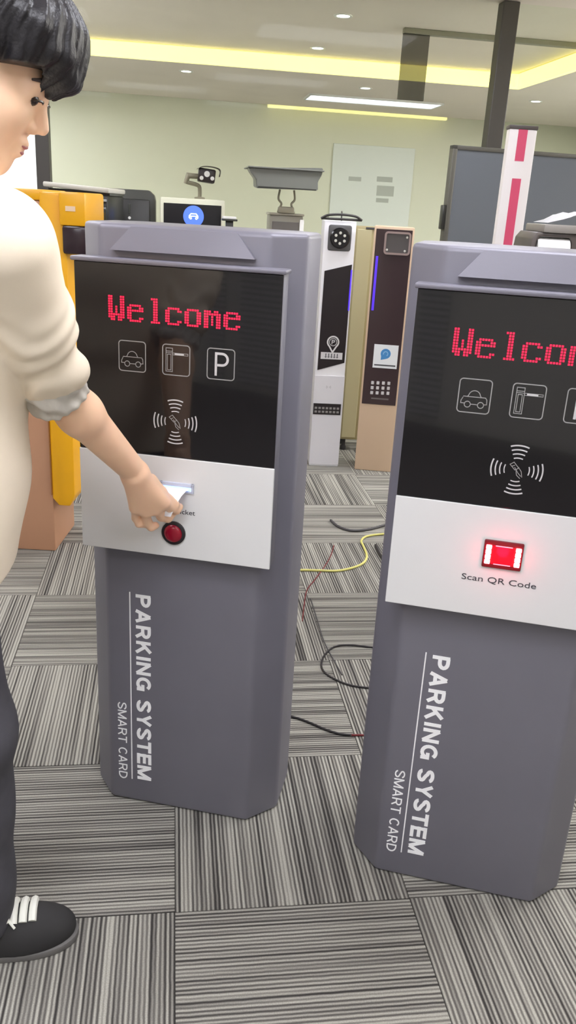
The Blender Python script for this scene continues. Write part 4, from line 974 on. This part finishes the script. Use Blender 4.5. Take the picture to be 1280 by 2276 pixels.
# shirt: loose torso, wide sleeve, rolled cuff; folds are part of the surface
def fold(P, d, amp, freq, seed):
    v = P @ d; a = np.abs(d); w1 = nv((d[1], d[2], d[0])); w2 = nv((d[2], d[0], d[1]))
    return amp * (np.sin(v * freq + 2.2 * np.sin((P @ w1) * freq * 0.45 + seed) + 1.3 * np.sin((P @ w2) * freq * 0.7)))
m_shirt = mat('cream_shirt', (250, 236, 214), 0.8, var=0.03, vscale=8, bump=0.12, bscale=900)
slv_end = sh_r + (elb - sh_r) * 0.93
ud = (elb - sh_r) / np.linalg.norm(elb - sh_r)
TF = nv((math.cos(0.42), math.sin(0.42), 0)); TS = nv((-math.sin(0.42), math.cos(0.42), 0)); TR = np.stack([TF, TS, nv((0, 0, 1))], 1)
torso_u = union([Ell(chest + nv((-0.02, 0, 0)), (0.132, 0.190, 0.21), TR), (Ell(chest * 0.5 + pelv * 0.5 + nv((-0.025, 0, 0)), (0.140, 0.190, 0.30), TR), 0.06), (Ell(pelv + nv((-0.018, 0, 0.02)), (0.150, 0.196, 0.42), TR), 0.06),
           (Cap(sh_r + nv((-0.03, 0.03, 0.0)), sh_l, 0.068, 0.068), 0.05), (Cap(nb + nv((-0.02, 0, -0.02)), nb + nv((-0.005, 0, 0.012)), 0.078, 0.070), 0.03)], 0.03)
sleeve_u = union([Cap(sh_r, sh_r + (elb - sh_r) * 0.55, 0.066, 0.060), (Cap(sh_r + (elb - sh_r) * 0.55, slv_end, 0.060, 0.054), 0.03), (Ell(slv_end + nv((0.012, -0.004, 0.004)), (0.060, 0.056, 0.040)), 0.02)], 0.03)
left_u = union([Cap(sh_l, el_l, 0.072, 0.066)], 0.03)
ul_ = (el_l - sh_l) / np.linalg.norm(el_l - sh_l)
def shirt_f(P, c=None, rad=None):
    t = torso_u(P)
    t = smax(t, P[:, 2] - 1.43, 0.02)
    t = t + fold(P, nv((0.35, 0.25, 0.9)), 0.0045, 26, 0.7) * np.clip((1.40 - P[:, 2]) * 3, 0.1, 1)
    t = smax(t, (0.800 + 0.02 * np.sin((P @ TS) * 9)) - P[:, 2], 0.006)             # hem
    a_ = sleeve_u(P)
    near = np.clip(1 - np.linalg.norm(P - slv_end, axis=-1) / 0.20, 0, 1)
    a_ = a_ + fold(P, ud, 0.0050, 105, 2.0) * near + fold(P, nv((0.6, 0.3, 0.74)), 0.0018, 40, 0.2)
    a_ = smax(a_, (P - slv_end) @ ud - 0.030, 0.008)                                   # sleeve end
    l_ = smax(left_u(P), (P - el_l) @ ul_ - 0.02, 0.008)
    up_ = np.clip((P[:, 2] - 1.18) / 0.12, 0, 1)
    d = smin(t, a_, 0.006 + 0.04 * up_); d = smin(d, l_, 0.02)
    return smax(d, -(np.linalg.norm(P - (nb + nv((0.03, 0, 0.05))), axis=-1) - 0.068), 0.006)   # neck opening
slo, shi = nv((-0.90, 0.98, 0.72)), nv((-0.22, 1.68, 1.50))
shirt = sdf_obj('shirt', shirt_f, slo, shi, 0.0044, m_shirt, person, 2)
# rolled cuff: three uneven rolls round the arm just above the elbow crook
cdir = fdir / np.linalg.norm(fdir); cdir = (ud * 0.62 + cdir * 0.38); cdir /= np.linalg.norm(cdir)
cuff_c = slv_end + cdir * 0.034
rx = np.cross(cdir, nv((0, 0, 1))); rx /= np.linalg.norm(rx); ry = np.cross(cdir, rx)
def cuff_f(P, c=None, rad=None):
    q = P - cuff_c; x = q @ rx; y = q @ ry; z = q @ cdir; an = np.arctan2(y, x)
    R = 0.0440 + 0.003 * np.sin(an * 2 + 0.5)
    rr = np.sqrt(x * x + y * y)
    def roll(z0, r, k, ph): return np.sqrt((rr - R) ** 2 + ((z - z0 - 0.006 * np.sin(an * k + ph)) * 0.8) ** 2) - r * (1 + 0.18 * np.sin(an * 5 + ph))
    d = smin(smin(roll(-0.018, 0.0115, 2, 0.3), roll(0.002, 0.0110, 3, 1.9), 0.006), roll(0.020, 0.0100, 2, 4.0), 0.005)
    d = smin(d, roll(0.0, 0.006, 1, 0.8), 0.004)
    return d + 0.0012 * np.sin(an * 17 + z * 120) + 0.0022 * np.sin(z * 180 + an * 4)
sdf_obj('rolled_cuff', cuff_f, cuff_c - 0.12, cuff_c + 0.12, 0.003, mat('cuff_grey', (208, 203, 194), 0.85, var=0.06, vscale=30, bump=0.15, bscale=700), person, 1)

# trousers
m_trs = mat('dark_trousers', (70, 69, 76), 0.85, var=0.18, vscale=16, bump=0.15, bscale=800)
tr_p = [Ell(pelv + nv((-0.025, 0, -0.02)), (0.118, 0.160, 0.13), TR), (Cap(hip_r, kne_r, 0.094, 0.084), 0.04), (Cap(kne_r, ank_r + nv((0.014, 0, 0.02)), 0.084, 0.074), 0.03), (Cap(hip_l, kne_l, 0.094, 0.082), 0.04), (Cap(kne_l, ank_l + nv((0.005, 0, 0.02)), 0.086, 0.066), 0.03)]
tr_u = union(tr_p, 0.03)
def tr_f(P, c=None, rad=None):
    d = tr_u(P, c, rad) + fold(P, nv((0.3, 0.2, 0.93)), 0.0035, 40, 1.1) * np.clip((1.0 - P[:, 2]), 0.2, 1)
    d = smax(d, 0.062 - P[:, 2], 0.005)
    return smax(d, P[:, 2] - 0.98, 0.005)
sdf_obj('trousers', tr_f, nv((-0.98, 1.0, 0.03)), nv((-0.36, 1.62, 1.02)), 0.005, m_trs, person, 2)

# shoes
m_shoe = mat('black_canvas', (44, 43, 44), 0.75, bump=0.2, bscale=1200); m_sole = mat('sole_grey', (104, 102, 100), 0.6); m_lace = mat('white_lace', (236, 236, 226), 0.7)
def shoe(heel, ang, nm='shoe'):
    R2 = Matrix.Rotation(ang, 4, 'Z'); M = Matrix.Translation(Vector(heel)) @ R2
    out = [(0.0, 0.0), (0.008, -0.026), (0.04, -0.036), (0.10, -0.037), (0.16, -0.046), (0.20, -0.050), (0.24, -0.044), (0.268, -0.026), (0.277, 0.0), (0.268, 0.026), (0.24, 0.042), (0.20, 0.047), (0.16, 0.043), (0.10, 0.035), (0.04, 0.034), (0.008, 0.024)]
    n = len(out); sm = [out[i] for i in range(n)]
    lp_ = smooth_path([(x, y, 0) for x, y in sm + sm[:1]], 3)[:-1]
    A = np.array(R2.to_3x3()); h0 = nv(heel)
    up = [Ell((0.070, 0, 0.050), (0.066, 0.034, 0.060)), (Ell((0.193, 0.000, 0.026), (0.080, 0.048, 0.048)), 0.03), (Ell((0.14, -0.001, 0.038), (0.085, 0.037, 0.050)), 0.03), (Ell((0.105, 0, 0.070), (0.045, 0.030, 0.045)), 0.03)]
    uf = union(up, 0.02)
    ol = np.array([(v.x, v.y) for v in lp_])
    def f(P, c=None, rad=None):
        q = (P - h0) @ A
        d = uf(q); d = smax(d, 0.010 - q[:, 2], 0.003)
        return smax(d, -Ell((0.068, 0, 0.118), (0.042, 0.026, 0.045))(q), 0.004)
    lo = h0 + nv((-0.12, -0.16, -0.02)); hi = h0 + nv((0.34, 0.26, 0.16))
    so = sdf_obj(nm, f, lo, hi, 0.004, m_shoe, person, 1)
    bm = prism([(v.x, v.y) for v in lp_], 0.0, 0.015, 0.003, 2); bmesh.ops.transform(bm, matrix=M, verts=bm.verts)
    s2 = obj('sole', bm, m_sole, None, True); s2.parent = so; s2.matrix_parent_inverse = Matrix.Translation(-person.location)
    s2.matrix_parent_inverse = Matrix.Identity(4)
    # tongue stripe and laces
    b = bmesh.new()
    def top(a): # height of the instep
        return 0.0
    def hgt(a, bb):
        zz = np.linspace(0.02, 0.13, 120); pts = np.stack([np.full_like(zz, a), np.full_like(zz, bb), zz], -1); dd = uf(pts)
        ins = np.where(dd < 0)[0]; return zz[ins[-1]] if len(ins) else 0.03
    for k in range(5):
        a = 0.124 + k * 0.0175; bw = 0.031 - 0.001 * k
        pts = [M @ Vector((a + 0.004 * s, s * bw, hgt(a, s * bw) + 0.003)) for s in (-1, -0.6, -0.2, 0.2, 0.6, 1)]
        tube(pts, 0.0078, 8, True, b)
    for s, e in ((-1, 0.030), (1, 0.026)):
        lp2 = [(0.125, 0.0), (0.118, s * 0.018), (0.130, s * 0.034), (0.146, s * 0.030), (0.138, s * 0.012), (0.126, 0.0)]
        tube(smooth_path([M @ Vector((a, bb, hgt(a, bb * 0.95) + 0.010)) for a, bb in lp2], 4), 0.0042, 6, True, b)
        tube(smooth_path([M @ Vector((a, bb, hgt(a, bb * 0.9) + 0.007)) for a, bb in ((0.126, 0.0), (0.138, s * 0.022), (0.158, s * 0.038))], 4), 0.0026, 6, True, b)
    l2 = obj('laces', b, m_lace, None, True); l2.parent = so; l2.matrix_parent_inverse = Matrix.Identity(4)
    return so
sr = shoe((-0.632, 1.182, 0.0), math.radians(19)); shoe((-0.845, 1.375, 0.0), math.radians(22))
for so in (sr,): pass
